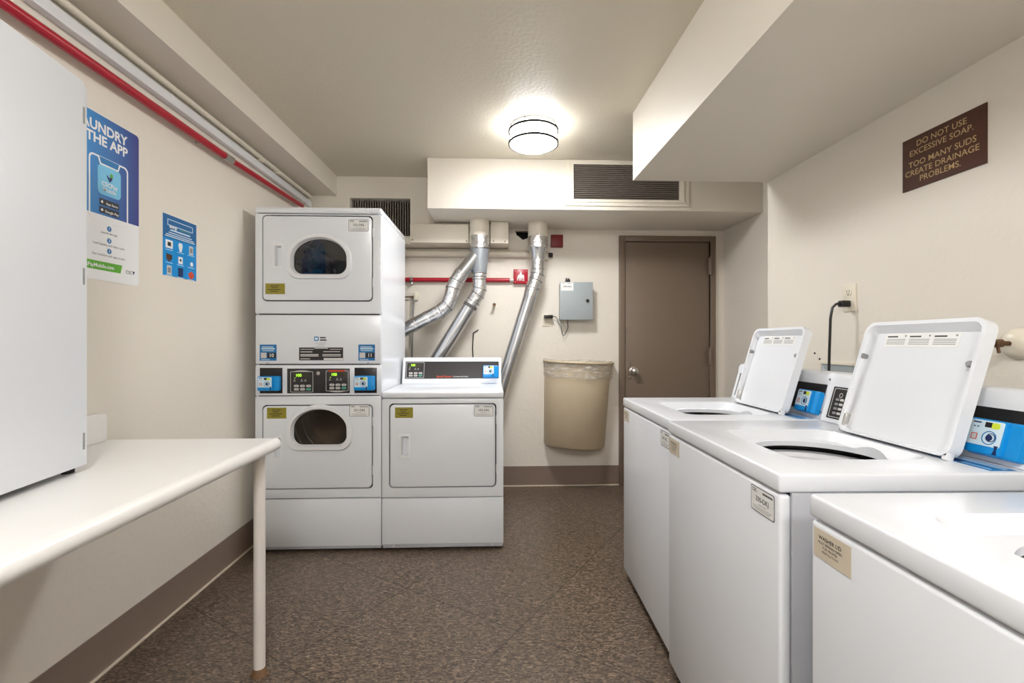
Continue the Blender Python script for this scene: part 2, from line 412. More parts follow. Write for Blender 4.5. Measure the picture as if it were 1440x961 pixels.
# ------------------------------------------------------------------ air return grille on the soffit
ar = thing('air_return_grille', 'wide air return grille with level dark louvres and painted frame on the soffit', 'air vent', (.907, 3.17, 2.07))
F = FR((0, 3.172, 0), X1, Z1)
mb = MB(); mb.ring(rect(.482, 1.337, 2.075, 2.386), rect(.541, 1.267, 2.116, 2.352), F, .0005, .010, CREAM, .016)
mb.ring(rect(.51, 1.30, 2.098, 2.372), rect(.541, 1.267, 2.116, 2.352), F, .010, .019, CREAM)
mb.build('grille_frame', ar, True)
MB().prism(rect(.541, 1.267, 2.116, 2.352), F, .0006, .002, DARK).build('backing', ar, True)
lv = MB()
for i in range(17):
    z = 2.122 + .0140 * i; lv.add(bm_box(.541, 1.267, 0, .012, -.0011, .0011), SLAT, Matrix.Translation((0, 3.157, z)) @ Matrix.Rotation(-.45, 4, 'X'))
lv.build('louvres', ar, True)
for x, z in ((.50, 2.10), (1.318, 2.098)): MB().tube([(x, 3.163, z), (x, 3.156, z)], .007, CREAM, 10).build('screw', ar, True)

# ------------------------------------------------------------------ ceiling lights
def ceiling_light(x, y, lm, label, lm2=None):
    t = thing('ceiling_light', label, 'ceiling light', (x, y, ZC - .15))
    T = Matrix.Translation((0, 0, .15))
    MB().lathe([(0, -.0005), (.128, -.0005), (.130, -.012), (0, -.012)], WHITE2, T).build('mounting_plate', t)
    MB().lathe([(0, -.0125), (.130, -.0125), (.133, -.06), (.133, -.108)], lm, T, 40).lathe([(.133, -.108), (.120, -.116), (.08, -.126), (.04, -.131), (0, -.133)], lm2 or lm, T, 40).build('glass_shade', t)
    for z in (-.034, -.104):
        MB().lathe([(.1375, z - .006), (.143, z - .006), (.143, z + .006), (.1375, z + .006), (.1375, z - .006)], RINGM, T, 48).build('ring', t)
    for k in range(3):
        a = 2 * PI * k / 3 + 2.2; c, s = math.cos(a) * .1408, math.sin(a) * .1408
        MB().tube([(c, s, .15 - .108), (c, s, .15 - .001)], .0022, RINGM, 8).build('strut', t)
    return t
ceiling_light(.228, 2.68, LAMP_A, 'round glowing flush ceiling light with two thin metal rings, before the air vent', LAMP_A2)
ceiling_light(-.20, -.20, LAMP_B, 'round flush ceiling light overhead, just behind the camera')
ceiling_light(.15, -1.15, LAMP_B, 'added unseen round ceiling fill light at the near end of the room, behind the camera')  # added fill lamp, out of view, to brighten the room

# ------------------------------------------------------------------ door
d = bpy.data.objects.new('door_1', None); COL.objects.link(d); d.location = ((DX0 + DX1) / 2, YB, 0); d['kind'] = 'structure'
fm = MB(); w = .045
fm.box(DX0, DX0 + w, YB - .022, YB + .09, 0, DZ, BROWN, .003).box(DX1 - w, DX1, YB - .022, YB + .09, 0, DZ, BROWN, .003).box(DX0 + w, DX1 - w, YB - .022, YB + .09, DZ - w, DZ, BROWN, .003)
fm.build('door_frame', d, True)
MB().box(DX0 + w + .006, DX1 - w - .004, YB - .008, YB + .035, .012, DZ - w - .005, BROWN, .002).build('door_leaf', d, True)
MB().box(DX0 + w, DX1 - w, YB + .05, YB + .06, 0, DZ - w, DARK).build('door_backing', d, True)  # dark sheet closing the opening behind the leaf
kb = MB(); kb.lathe([(0, 0), (.033, 0), (.034, .006), (.014, .010), (.012, .026), (.022, .034), (.029, .046), (.027, .060), (.014, .067), (0, .068)], STEEL, Matrix.Translation((1.119, YB - .009, .918)) @ Matrix.Rotation(PI / 2, 4, 'X'), 28)
kb.build('door_knob', d, True)
pl = MB().box(1.056, 1.103, YB - .012, YB - .0085, .848, .995, BROWN, .001)
for z in (.87, .975): pl.lathe([(0, 0), (.006, 0), (.006, .002), (0, .003)], STEEL, Matrix.Translation((1.085, YB - .0122, z)) @ Matrix.Rotation(PI / 2, 4, 'X'), 12)
pl.build('latch_plate', d, True)
for z in (1.76, 1.035, .25):
    MB().tube([(1.741, YB - .030, z - .07), (1.741, YB - .030, z + .07)], .011, BROWN, 12).box(1.722, 1.741, YB - .0295, YB - .0225, z - .066, z + .066, BROWN).build('hinge', d, True)
MB().tube([(1.066, YB - .009, 1.236), (1.066, YB - .014, 1.236)], .009, BROWN, 12).tube([(1.069, YB - .009, 1.262), (1.069, YB - .013, 1.262)], .006, BROWN, 12).build('bolt_head', d, True)

# ------------------------------------------------------------------ small label builders
def asset_label(F, w, h, code, parent, head='CSC', name='asset_label'):
    m = MB(); m.prism(rrect(0, w, 0, h, h * .09, 3), F, .0002, .0007, INK)
    m.prism(rrect(w * .018, w * .982, h * .03, h * .97, h * .07, 3), F, .0007, .0009, PAPER)
    m.text(head, F, w * .17, h * .85, h * .19, INK, .0011, .02)
    for i in range(14): m.prism(rect(w * (.52 + .03 * i), w * (.54 + .03 * i), h * .80, h * .88), F, .0009, .0011, INK)
    m.text(code, F, w * .50, h * .53, h * .27, INK, .0011, .012)
    m.prism(rect(w * .33, w * .67, h * .31, h * .335), F, .0009, .0011, GREYINK)
    for k, (a, c) in enumerate(((.1, .9), (.14, .86), (.2, .8))): m.prism(rect(w * a, w * c, h * (.22 - .06 * k), h * (.237 - .06 * k)), F, .0009, .0011, GREYINK)
    return m.build(name, parent)
def bars(m, F, rows, mt, n0=.0007, n1=.0010):
    for u0, u1, v, t in rows: m.prism(rect(u0, u1, v - t / 2, v + t / 2), F, n0, n1, mt)
def yellow_label(F, w, h, parent):
    m = MB(); m.prism(rect(0, w, 0, h), F, .0002, .0007, YELLOW)
    bars(m, F, [(w * .25, w * .7, h * .78, h * .06), (w * .3, w * .62, h * .6, h * .06), (w * .12, w * .78, h * .42, h * .06), (w * .25, w * .65, h * .25, h * .06)], INK)
    return m.build('warning_label', parent)
def card_reader(F, parent, w=.113, h=.083, d=.034):
    """blue payment reader: F origin = lower left corner on the mounting face"""
    m = MB()
    body = bm_prism(rrect(0, w, 0, h, .008, 4), F, 0, d * .72, .006, 2); m.add(body, BLUE)
    m.prism(rrect(.002, w * .74, .002, h - .001, .006, 3), F, d * .60, d, BLUE, .004)
    o = m.build('card_reader', parent)
    f = MB(); f.prism(rrect(.006, w * .70, h * .25, h - .005, .004, 3), F, d * .8, d + .0006, LBLUE)
    f.prism(rect(w * .34, w * .47, h * .76, h * .90), F, d, d + .001, BLACK)
    f.prism(rrect(w * .47, w * .62, h * .74, h * .90, .003, 2), F, d, d + .001, LIME)
    f.ring(circ(w * .47, h * .48, h * .19, 20), circ(w * .47, h * .48, h * .165, 20), F, d, d + .001, STB)
    f.prism(circ(w * .47, h * .48, h * .09, 12), F, d, d + .001, NAVY)
    for r in (.12, ): f.ring(circ(w * .50, h * .49, h * r, 16), circ(w * .50, h * .49, h * (r - .02), 16), F, d, d + .0012, NAVY)
    f.prism(rect(w * .12, w * .24, h * .38, h * .56), F, d, d + .0009, SILV)
    f.ring(rect(w * .12, w * .24, h * .38, h * .56), rect(w * .135, w * .225, h * .40, h * .54), F, d, d + .001, ORANGE)
    bars(f, F, [(w * .10, w * .26, h * .87, h * .035), (w * .13, w * .16, h * .75, h * .03), (w * .2, w * .23, h * .75, h * .03)], NAVY, d, d + .001)
    f.prism([(w * .60, h * .30), (w * .68, h * .30), (w * .655, h * .20), (w * .68, h * .06), (w * .60, h * .06), (w * .625, h * .20)], F, d + .0002, d + .0014, NAVY)
    f.build('reader_face', o)
    return o
def control_pad(F, w, h, parent, code='100', banner=None, peak=1, frame=True, name='control_pad'):
    m = MB()
    if frame:
        m.ring(rrect(0, w, 0, h, .006, 3), rrect(.0022, w - .0022, .0022, h - .0022, .005, 3), F, .0004, .0014, SILV)
    if peak:
        s = 1 if peak > 0 else -1; v = h if s > 0 else 0
        m.prism([(.004, v - s * .002), (w - .004, v - s * .002), (w * .72, v + s * .004), (w * .5, v + s * .006), (w * .28, v + s * .004)][::s], F, .0004, .0016, SILV)
    if banner: m.prism(rect(w * .12, w * .85, h * .95, h * 1.03), F, .0016, .002, ORANGE)
    m.prism(rect(w * .12, w * .84, h * .72, h * .90), F, .0004, .0010, LEDD)
    m.text(code, F, w * .36, h * .81, h * .19, LED, .0014, .03)
    for u in (.18, .50, .66):
        m.prism([(w * (u - .06), h * .52), (w * (u + .06), h * .52), (w * u, h * .66)], F, .0004, .001, GREYINK)
    m.prism(circ(w * .20, h * .68, w * .018, 8), F, .0008, .0014, LED)
    m.build(name, parent); 
    bm = MB()
    for i in range(3):
        for j in range(2):
            u = w * (.27 + .27 * i); v = h * (.30 - .16 * j)
            bm.prism(rrect(u - w * .11, u + w * .10, v - h * .05, v + h * .06, h * .045, 3), F, .0004, .003, TEAL if (i == 2 and j == 1) else SILV, .001)
            bm.prism(rect(u - w * .05, u + w * .05, v - h * .005, v + h * .012), F, .003, .0033, INK)
    bm.build('buttons', parent)
def door_handle(F, u0, u1, v0, v1, parent):
    m = bm_prism(rrect(u0, u1, v0, v1, .006, 3), F, -.070, .005, .002)
    w, h = u1 - u0, v1 - v0
    c = bmesh.new()
    tp = [(u0 + w * .28, v0 + h * .12), (u1 - w * .18, v0 + h * .12), (u1 - w * .18, v1 - h * .10), (u0 + w * .28, v1 - h * .10)]
    bt = [(u0 + w * .50, v0 + h * .16), (u1 - w * .20, v0 + h * .2), (u1 - w * .20, v1 - h * .22), (u0 + w * .52, v1 - h * .26)]
    a = [c.verts.new(F.P(u, v, .01)) for u, v in tp]; b_ = [c.verts.new(F.P(u, v, -.060)) for u, v in bt]
    c.faces.new(a); c.faces.new(b_[::-1])
    for i in range(4): c.faces.new((a[i], b_[i], b_[(i + 1) % 4], a[(i + 1) % 4]))
    bmesh.ops.recalc_face_normals(c, faces=c.faces[:])
    return MB().add(boolean(m, [c]), WHITE2).build('handle', parent)

def dryer_door(F, x0, x1, z0, z1, parent, window=None, handle=None, front=None):
    """F outward = towards the room; returns the door object"""
    g = .0065
    cuts = []
    if window: cuts.append(bm_prism(dshape(*window), F, -.03, .03))
    hu0, hu1, hv0, hv1 = handle
    cuts.append(bm_prism(rrect(hu0 + .001, hu1 - .001, hv0 + .001, hv1 - .001, .006, 3), F, -.05, .02))
    bm = bm_prism(rrect(x0 + g, x1 - g, z0 + g, z1 - g, .022, 6), F, -.018, .0035, .003)
    o = MB().add(boolean(bm, cuts), WHITE).build('door', parent)
    door_handle(F, hu0, hu1, hv0, hv1, o)
    MB().ring(rrect(x0 + .0005, x1 - .0005, z0 + .0005, z1 - .0005, .024, 6), rrect(x0 + .012, x1 - .012, z0 + .012, z1 - .012, .016, 6), F, -.0188, -.0182, RUBBER).build('door_gap_shade', o)  # dark ring painted in for the shade in the door gap
    if window:
        cu, cv, w, h = window
        m = MB()
        A = dshape(cu, cv, w + .060, h + .056); B = dshape(cu, cv, w + .050, h + .046); C = dshape(cu, cv, w + .012, h + .010); D = dshape(cu, cv, w - .004, h - .004)
        m.ring(A, B, F, .0036, .0050, WHITE2, .018); m.ring(B, C, F, .0036, .018, WHITE2, .019); m.ring(C, D, F, -.02, .019, WHITE2, -.006)
        m.build('window_frame', o)
        gm = MB(); gm.ring(dshape(cu, cv, w - .002, h - .002), dshape(cu, cv, w - .010, h - .010), F, -.016, -.012, RUBBER)
        gm.prism(dshape(cu, cv, w - .004, h - .004), F, -.0155, -.0125, GLASS); gm.build('window_glass', o)
    for v in (z0 + (z1 - z0) * .22, z0 + (z1 - z0) * .80):
        MB().fbox(F, x1 - .002, x1 + .006, v - .024, v + .024, .0005, .005, WHITE2, .001).build('hinge', o)
    return o
def front_sheet(F, x0, x1, z0, z1, cuts, mt=WHITE, d0=-.02, bev=.003):
    if not cuts:
        lo = F.P(x0, z0, d0); hi = F.P(x1, z1, 0)
        return MB().box(min(lo.x, hi.x), max(lo.x, hi.x), min(lo.y, hi.y), max(lo.y, hi.y), min(lo.z, hi.z), max(lo.z, hi.z), mt, bev)
    return MB().add(boolean(bm_prism(rrect(x0, x1, z0, z1, .008, 3), F, d0, 0, bev), cuts), mt)

def drum(F, cu, cv, parent, r=.27, depth=.52):
    m = MB(); M = F.sub(cu, cv).M()
    m.lathe([(.165, -.035), (r, -.036), (r, -depth), (0, -depth - .01)], DRUM, M, 40)
    for k in range(3):
        a = 2 * PI * k / 3 + 1.1; c, s = math.cos(a), math.sin(a)
        bm = bm_box(-.018, .018, -.045, .0, -depth + .02, -.05, .008)
        m.add(bm, WHITE2, M @ Matrix.Rotation(a, 4, 'Z') @ Matrix.Translation((0, r, 0)))
    for z in (-.14, -.26, -.38):
        m.lathe([(r - .001, z - .006), (r - .007, z), (r - .001, z + .006)], SILV, M, 40)
    return m.build('drum', parent)

# ------------------------------------------------------------------ stacked dryer
SX0, SX1, SYF, SYB, SZT = -1.297, -.617, 2.608, 3.30, 1.888
st = thing('stacked_dryer', 'tall white stacked dryer pair, numbered 10 and 11, left of the single dryer', 'dryer', ((SX0 + SX1) / 2, SYF, 0))
ox = (SX0 + SX1) / 2; HW = (SX1 - SX0) / 2
F = FR((0, 0, 0), X1, Z1)                                   # local front plane, outward = -y
def sx(px): return (px - 694) / 660 * 2.608 / (1 - (px - 720) / 660 * .0394) * 1.0 - ox
def sz(py, px=446): return 1.15 - (py - 481 - 0.0118 * (446 - px)) * 2.608 / 660
S = 2.608 / 660
cab = MB()                                                   # hollow cabinet: sides, top, back, floor
cab.box(-HW, -HW + .012, .018, .692, .02, SZT - .035, WHITE).box(HW - .012, HW, .018, .692, .02, SZT - .035, WHITE)
cab.box(-HW + .012, HW - .012, .68, .692, .02, SZT - .035, WHITE).box(-HW + .012, HW - .012, .02, .68, .02, .04, WHITE)
cab.box(-HW + .012, HW - .012, .03, .68, .84, .86, SIDEG)
cab.build('cabinet', st)
MB().box(-HW - .001, HW + .001, .0, .692, SZT - .034, SZT, WHITE, .010, 3).build('top_panel', st)
for z in (1.301, 1.0255, .8545, .2915, SZT - .037): MB().box(-HW + .012, HW - .012, .0202, .0215, z - .006, z + .006, RUBBER).build('seam_shade', st)  # dark strips behind the panel seams stand in for their shade
zA0, zA1 = 1.304, SZT - .039                                 # upper front
winA = (-.958 + .008 - ox + .0, 1.618, .292, .196); winB = (-.958 + .008 - ox, .682, .292, .196)
dxl, dxr = -1.259 - ox, -.662 - ox
hA = (-1.210 - ox, -1.143 - ox, 1.545, 1.690); hB = (-1.214 - ox, -1.147 - ox, .503, .640)
def door_cut(z0, z1): return bm_prism(rrect(dxl, dxr, z0, z1, .025, 6), F, -.019, .03)
front_sheet(F, -HW, HW, zA0, zA1, [door_cut(1.371, 1.843), bm_prism(dshape(*winA), F, -.05, .0)]).build('upper_front', st)
front_sheet(F, -HW, HW, .294, .852, [door_cut(.343, .806), bm_prism(dshape(*winB), F, -.05, .0)]).build('lower_front', st)
dA = dryer_door(F, dxl, dxr, 1.371, 1.843, st, winA, hA); dB = dryer_door(F, dxl, dxr, .343, .806, st, winB, hB)
# dark back rim so the drums are seen through real openings
for wv in (winA, winB): drum(F, wv[0], wv[1], st, .25)
front_sheet(F, -HW, HW, 1.028, 1.2985, [], bev=.008).build('service_panel', st)
MB().fbox(F, -HW, HW, .857, 1.023, -.02, -.004, WHITE, .002).build('control_fascia', st)
front_sheet(F, -HW, HW, .030, .289, []).build('toe_panel', st)
MB().fbox(F, -HW + .003, HW - .003, .012, .030, -.02, -.008, SIDEG, .002).build('toe_rail', st)
for x in (-.30, .30):
    for y in (.05, .64): MB().tube([(x, y, .0), (x, y, .022)], .018, RUBBER, 14).build('foot', st)
for x in (-.27, .27): MB().tube([(x, -.004, 1.035), (x, -.008, 1.035)], .006, SIDEG, 10).build('screw', st)
asset_label(F.sub(-.793 - ox, 1.757, .0036), .108, .064, '252-DKJ', dA); asset_label(F.sub(-.789 - ox, .741, .0036), .108, .064, '251-DKJ', dB)
yellow_label(F.sub(-1.240 - ox, 1.410, .0036), .104, .058, dA); yellow_label(F.sub(-1.232 - ox, .732, .0036), .104, .060, dB)
def number_sticker(F, num, parent):
    m = MB(); w, h = .090, .088
    m.prism(rect(0, w, 0, h), F, .0002, .0008, STB); m.prism(rect(w * .44, w * .97, h * .16, h * .50), F, .0008, .001, INK)
    m.text(num, F, w * .70, h * .325, h * .30, PAPER, .0012, .02)
    m.prism(rect(w * .07, w * .40, h * .16, h * .50), F, .0008, .001, SILV)
    bars(m, F, [(w * .12, w * .82, h * .85, h * .05), (w * .1, w * .9, h * .74, h * .07), (w * .14, w * .85, h * .62, h * .04), (w * .08, w * .6, h * .07, h * .035)], LBLUE, .0008, .001)
    o = m.build('number_sticker', parent); o['label'] = 'blue sticker numbered %s' % num
number_sticker(F.sub(-1.272 - ox, 1.047, .0), '10', st); number_sticker(F.sub(-.741 - ox, 1.047, .0), '11', st)
m = MB(); G = F.sub(-1.061 - ox, 1.049, 0); w, h = .237, .070
m.prism(rect(0, w, 0, h), G, .0002, .0008, PANEL)
bars(m, G, [(w * .03, w * .33, h * .86, h * .05), (w * .35, w * .66, h * .94, h * .07), (w * .7, w * .97, h * .86, h * .05), (w * .03, w * .30, h * .66, h * .07), (w * .55, w * .93, h * .68, h * .06),
            (w * .03, w * .44, h * .44, h * .09), (w * .03, w * .44, h * .33, h * .06), (w * .53, w * .95, h * .44, h * .07), (w * .53, w * .95, h * .33, h * .05), (w * .03, w * .25, h * .12, h * .06)], SILV, .0008, .001)
m.prism(rect(w * .56, w * .995, h * .02, h * .17), G, .0008, .001, PAPER); m.build('instruction_label', st)
m = MB(); G = F.sub(-.965 - ox - .015, 1.155, 0)
m.prism(rrect(0, .024, 0, .024, .004, 3), G, .0002, .0008, STB); m.prism(rrect(.004, .020, .005, .019, .004, 3), G, .0008, .001, LBLUE)
bars(m, G, [(.031, .062, .018, .007), (.031, .066, .005, .007)], INK, .0002, .0008); bars(m, G, [(.003, .06, -.012, .0015), (.02, .055, -.02, .0015), (.003, .055, -.029, .0015)], GREYINK, .0002, .0008)
m.build('logo_sticker', st)
# fascia: black bays, readers and two control pads
for x0 in (-1.274, -.764):
    MB().fbox(F, x0 - ox, x0 - ox + .122, .868, 1.008, -.010, -.0025, BLACK, .002).build('reader_bay', st)
card_reader(F.sub(-1.273 - ox, .884, -.0025), st, .113, .080); card_reader(F.sub(-.760 - ox, .884, -.0025), st, .110, .080)
MB().fbox(F, -1.127 - ox, -.789 - ox, .868, 1.004, -.008, -.0025, PANEL, .001).build('control_panel', st)
control_pad(F.sub(-1.109 - ox, .874, -.0027), .122, .114, st, '100'); control_pad(F.sub(-.918 - ox, .880, -.0027), .122, .112, st, '100', True, -1)
MB().lathe([(0, 0), (.010, 0), (.010, .004), (.004, .0045), (.004, .002), (0, .002)], STEEL, FR((-.958 - ox, .0025, .978), X1, Z1).M(), 20).build('lock', st)
# clothes in the upper drum
def cloth_heap(name, label, cx, cy, cz, s, mt, seed):
    rnd = random.Random(seed); bm = bmesh.new(); bmesh.ops.create_icosphere(bm, subdivisions=5, radius=1)
    ph = [rnd.uniform(0, 6) for _ in range(9)]
    for v in bm.verts:
        c = v.co.copy()
        k = 1 + .16 * math.sin(5 * c.x + ph[0]) * math.sin(4 * c.y + ph[1]) + .12 * math.sin(9 * c.z + 3 * c.x + ph[2]) + .06 * math.sin(17 * c.x + 11 * c.z + ph[3]) + .04 * math.sin(23 * c.y + 9 * c.x + ph[4])
        v.co = V3((c.x * s[0] * k, c.y * s[1] * k, c.z * s[2] * k))
    bmesh.ops.translate(bm, verts=bm.verts[:], vec=(cx, cy, cz))
    o = MB().add(bm, mt).build(name, None); tag(o, label, 'laundry'); return o
cloth_heap('dark_clothes', 'dark navy clothes seen through the upper dryer window', -1.05, 2.84, 1.60, (.10, .12, .10), DENIM, 3)
cloth_heap('blue_shirt', 'bright blue garment among the clothes in the upper dryer window', -1.02, 2.74, 1.50, (.065, .055, .06), TEEB, 5)

# ------------------------------------------------------------------ single dryer
RX0, RX1, RYF = -.612, .055, 2.602
dr = thing('single_dryer', 'single white front-loading dryer with a black back panel, right of the stacked dryers', 'dryer', ((RX0 + RX1) / 2, RYF, 0))
ox2 = (RX0 + RX1) / 2; HR = (RX1 - RX0) / 2
cab = MB().box(-HR, HR, .021, .66, .02, .838, WHITE, .003); cab.build('cabinet', dr)
MB().box(-HR - .001, HR + .001, -.002, .664, .840, .874, WHITE, .009, 3).build('top_panel', dr)
def rx(px): return (px - 694) * 2.602 / 660 - ox2
rz_ = lambda py: 1.15 - (py - 481) * 2.602 / 660
d0, d1, e0, e1 = rx(548.5), rx(698), rz_(685), rz_(567)
front_sheet(F, -HR, HR, .293, .835, [bm_prism(rrect(d0, d1, e0, e1, .022, 6), F, -.019, .03)]).build('front_panel', dr)
dd = dryer_door(F, d0, d1, e0, e1, dr, None, (rx(560.5), rx(578.5), rz_(644.5), rz_(609)))
front_sheet(F, -HR, HR, .036, .288, []).build('toe_panel', dr)
MB().fbox(F, -HR + .003, HR - .003, .014, .035, -.02, -.006, SIDEG, .002).build('toe_rail', dr)
for x in (-.27, .27): MB().tube([(x, .006, .026), (x, -.001, .026)], .006, SILV, 10).build('screw', dr)
for x in (-.29, .29):
    for y in (.05, .60): MB().tube([(x, y, .0), (x, y, .022)], .018, RUBBER, 14).build('foot', dr)
asset_label(F.sub(rx(667), rz_(585.5), .0036), .104, .064, '255-DKJ', dd); yellow_label(F.sub(rx(557), rz_(587), .0036), .098, .058, dd)
# console at the back of the top
cf = FR((0, 0, 0), (0, -1, 0), Z1)                          # profile frame: u = -y, outward = x ... built as prism along x
CYF, CYT, CYB = .515, .560, .66
prof = [(-CYF, .8745), (-CYF - .006, .905), (-CYT, 1.030), (-CYT - .012, 1.043), (-CYB, 1.043), (-CYB, .8745)]
pr = FR((HR - .012, 0, 0), (0, -1, 0), Z1)
pr = FR((0, 0, 0), (0, 1, 0), Z1)                           # u=+y, v=z, outward=+x
MB().prism([(-u, v) for u, v in prof], pr, -HR + .010, HR - .004, WHITE, 0).build('console', dr)
CF = FR((-HR + .010, CYF + .006, .905), X1, (0, CYT - CYF - .006, .125))
W = 2 * HR - .014
MB().prism(rect(.018, W - .016, .002, .118), CF, .0004, .003, PANEL).build('control_panel', dr)
control_pad(CF.sub(.024, .006, .0028), .118, .106, dr, '100', None, 0)
m = MB(); m.text('Speed Queen', CF, .275, .015, .0185, ORANGE, .0034, .02); m.text('Commercial Dryer', CF, .385, .0145, .013, SILV, .0034, .008); m.build('brand_lettering', dr)
card_reader(CF.sub(W - .122, .002, .003), dr, .104, .082)
F_top = FR((W / 2 - .12, CYF - .022, .8742), X1, Y1); m = MB(); m.prism(rect(0, .09, 0, .014), F_top, .0, .0006, STB); m.prism(rect(.0, .03, 0, .014), F_top, .0004, .0008, LBLUE); m.build('top_sticker', dr)

# ------------------------------------------------------------------ washers
WW, WD, WZ = .665, .70, .876
def washer(x, y, rz, label, code, sh):
    """local: x right (towards the camera once placed), front at y=0"""
    t = thing('washing_machine', label, 'washing machine', (x, y, 0), rz, 'top-loading washers in a row on the right')
    h = WW / 2 - .003
    b = MB()
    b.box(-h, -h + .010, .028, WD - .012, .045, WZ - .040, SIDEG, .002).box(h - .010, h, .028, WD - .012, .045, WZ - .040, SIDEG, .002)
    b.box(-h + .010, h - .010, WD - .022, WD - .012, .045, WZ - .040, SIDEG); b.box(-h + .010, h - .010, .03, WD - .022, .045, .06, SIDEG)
    b.build('cabinet', t)
    MB().box(-h, h, .002, .027, .040, WZ - .044, WHITE, .008, 3).build('front_panel', t)
    # deck
    deck = bm_box(-WW / 2 + .001, WW / 2 - .001, 0, WD, WZ - .040, WZ, .006, 3)
    ru0, ru1, rv0, rv1 = -.165 + sh, .215 + sh, .105, .438
    FT = FR((0, 0, WZ), X1, Y1)
    rc = bmesh.new(); po = rrect(ru0, ru1, rv0, rv1, .05, 6); pi = rrect(ru0 + .022, ru1 - .022, rv0 + .02, rv1 - .02, .05, 6)
    a = [rc.verts.new(FT.P(u, v, .001)) for u, v in po]; c = [rc.verts.new(FT.P(u, v, -.026)) for u, v in pi]
    rc.faces.new(a); rc.faces.new(c[::-1])
    for i in range(len(a)): j = (i + 1) % len(a); rc.faces.new((a[i], c[i], c[j], a[j]))
    bmesh.ops.recalc_face_normals(rc, faces=rc.faces[:])
    cx, cy, R = .042 + sh, .270, .158
    hole = bm_prism(circ(cx, cy, R, 48), FT, -.06, .02)
    MB().add(boolean(deck, [rc, hole]), WHITE).build('top_deck', t)
    # tub, seen through the round opening
    M = Matrix.Translation((cx, cy, WZ))
    tb = MB(); tb.lathe([(.161, -.041), (.215, -.041), (.215, -.060), (.20, -.062)], BLACK, M, 40)  # black band painted in for the shade in the gap under the deck
    tb.lathe([(.20, -.062), (.185, -.058), (.160, -.060), (.150, -.070), (.150, -.095), (.158, -.11)], WHITE2, M, 40)
    tb.lathe([(.158, -.11), (.19, -.13), (.19, -.48), (0, -.50)], BASKET, M, 40); tb.build('tub', t)
    MB().lathe([(0, -.10), (.030, -.102), (.040, -.115), (.042, -.20), (.055, -.32), (.11, -.44), (.15, -.47)], WHITE2, M, 28).build('agitator', t)
    # lid standing open
    LF = FR((-.122 + sh, .452, WZ + .006), X1, (0, .29, .957))
    lw, lh = .360, .338
    L = MB(); outer = rrect(0, lw, 0, lh, .030, 6); inn = rrect(.010, lw - .010, .006, lh - .010, .024, 6); inn2 = rrect(.016, lw - .016, .010, lh - .030, .020, 6)
    L.prism(outer, LF, -.020, -.014, WHITE, 0); L.ring(outer, inn, LF, -.014, .009, WHITE, .009); L.ring(inn, inn2, LF, -.0139, .0088, WHITE, -.010)
    L.prism(inn2, LF, -.0139, -.010, WHITE)
    lo = L.build('lid', t)
    for u, v in ((.006, .235), (lw - .024, .225)):
        MB().lathe([(0, 0), (.0085, 0), (.0085, .012), (.006, .016), (0, .016)], GREYINK, LF.sub(u + .004, v, -.008).M(), 18).build('bumper', lo)
    hb = MB().fbox(LF, .006, .016, -.002, .055, -.012, .007, STEEL, .002); hb.build('hinge_bracket', lo)
    hb = MB().fbox(LF, lw - .018, lw - .006, -.006, .030, -.012, .007, WHITE2, .002); hb.prism(circ(lw - .012, .008, .004, 10), LF, .007, .0085, INK); hb.build('hinge_bracket', lo)
    m = MB(); G = LF.sub(.062, .268, -.010); m.prism(rect(0, .225, 0, .040), G, .0002, .0008, PAPER)
    for k in range(3):
        u = .006 + .074 * k
        m.text('DO NOT' if False else '', G, 0, 0, .001, INK) if False else None
        bars(m, G, [(u, u + .035, .030, .004)], INK, .0008, .001); bars(m, G, [(u, u + .062, .022 - .0045 * q, .0018) for q in range(4)], GREYINK, .0008, .001)
        m.prism(circ(u + .060, .032, .003, 8), G, .0008, .001, GREYINK)
    m.build('instruction_label', lo)
    # console
    cy0, cy1 = .536, .578
    pr = FR((0, 0, 0), (0, 1, 0), Z1)
    P = [(cy0, WZ + .001), (cy1 - .006, WZ + .128), (cy1 - .004, WZ + .150), (cy1 + .006, WZ + .163), (cy1 + .02, WZ + .167), (WD - .01, WZ + .160), (WD - .01, WZ + .001)]
    split = .128
    MB().prism(P, pr, -.331, split - .001, WHITE, .004).build('console', t)
    MB().prism(P, pr, split + .001, .331, WHITE, .006, 3).build('reader_housing', t)
    CF = FR((0, cy0, WZ + .001), X1, (0, cy1 - .006 - cy0, .127))
    MB().prism(rrect(split + .020, .312, .022, .124, .003, 2), CF, .0003, .003, BLACK).build('reader_bay', t)
    card_reader(CF.sub(.200, .010, .002), t, .114, .084, .026)
    MB().prism(rrect(-.305, .10, .014, .124, .003, 2), CF, .0003, .0018, BLACK).build('control_panel', t)
    m = MB(); m.ring(rrect(-.297, .092, .019, .119, .004, 2), rrect(-.295, .090, .021, .117, .003, 2), CF, .0018, .0024, SILV)
    for i in range(4):
        for j in range(3):
            u = -.280 + .021 * j; v = .030 + .0155 * i; m.prism(rrect(u, u + .016, v, v + .008, .002, 2), CF, .0018, .0035, SILV if j else GREYINK, .0005)
    m.ring(circ(-.262, .096, .008, 16), circ(-.262, .096, .006, 16), CF, .0018, .0024, SILV); m.prism(rect(-.24, -.20, .100, .112), CF, .0018, .0022, LEDD)
    m.build('buttons', t)
    MB().tube([(.321, cy0 + .003, WZ + .025), (.321, cy0 - .001, WZ + .025)], .005, STEEL, 12).build('screw', t); MB().tube([(.321, cy1 - .002, WZ + .140), (.321, cy1 - .007, WZ + .140)], .004, INK, 12).build('screw', t)
    # stickers on the deck by the console, labels on the front
    DF = FR((.165, .462, WZ), X1, Y1); m = MB(); m.prism(rect(0, .150, 0, .056), DF, .0001, .0006, STB); m.prism(rect(.0, .07, .004, .028), DF, .0006, .0008, NAVY)
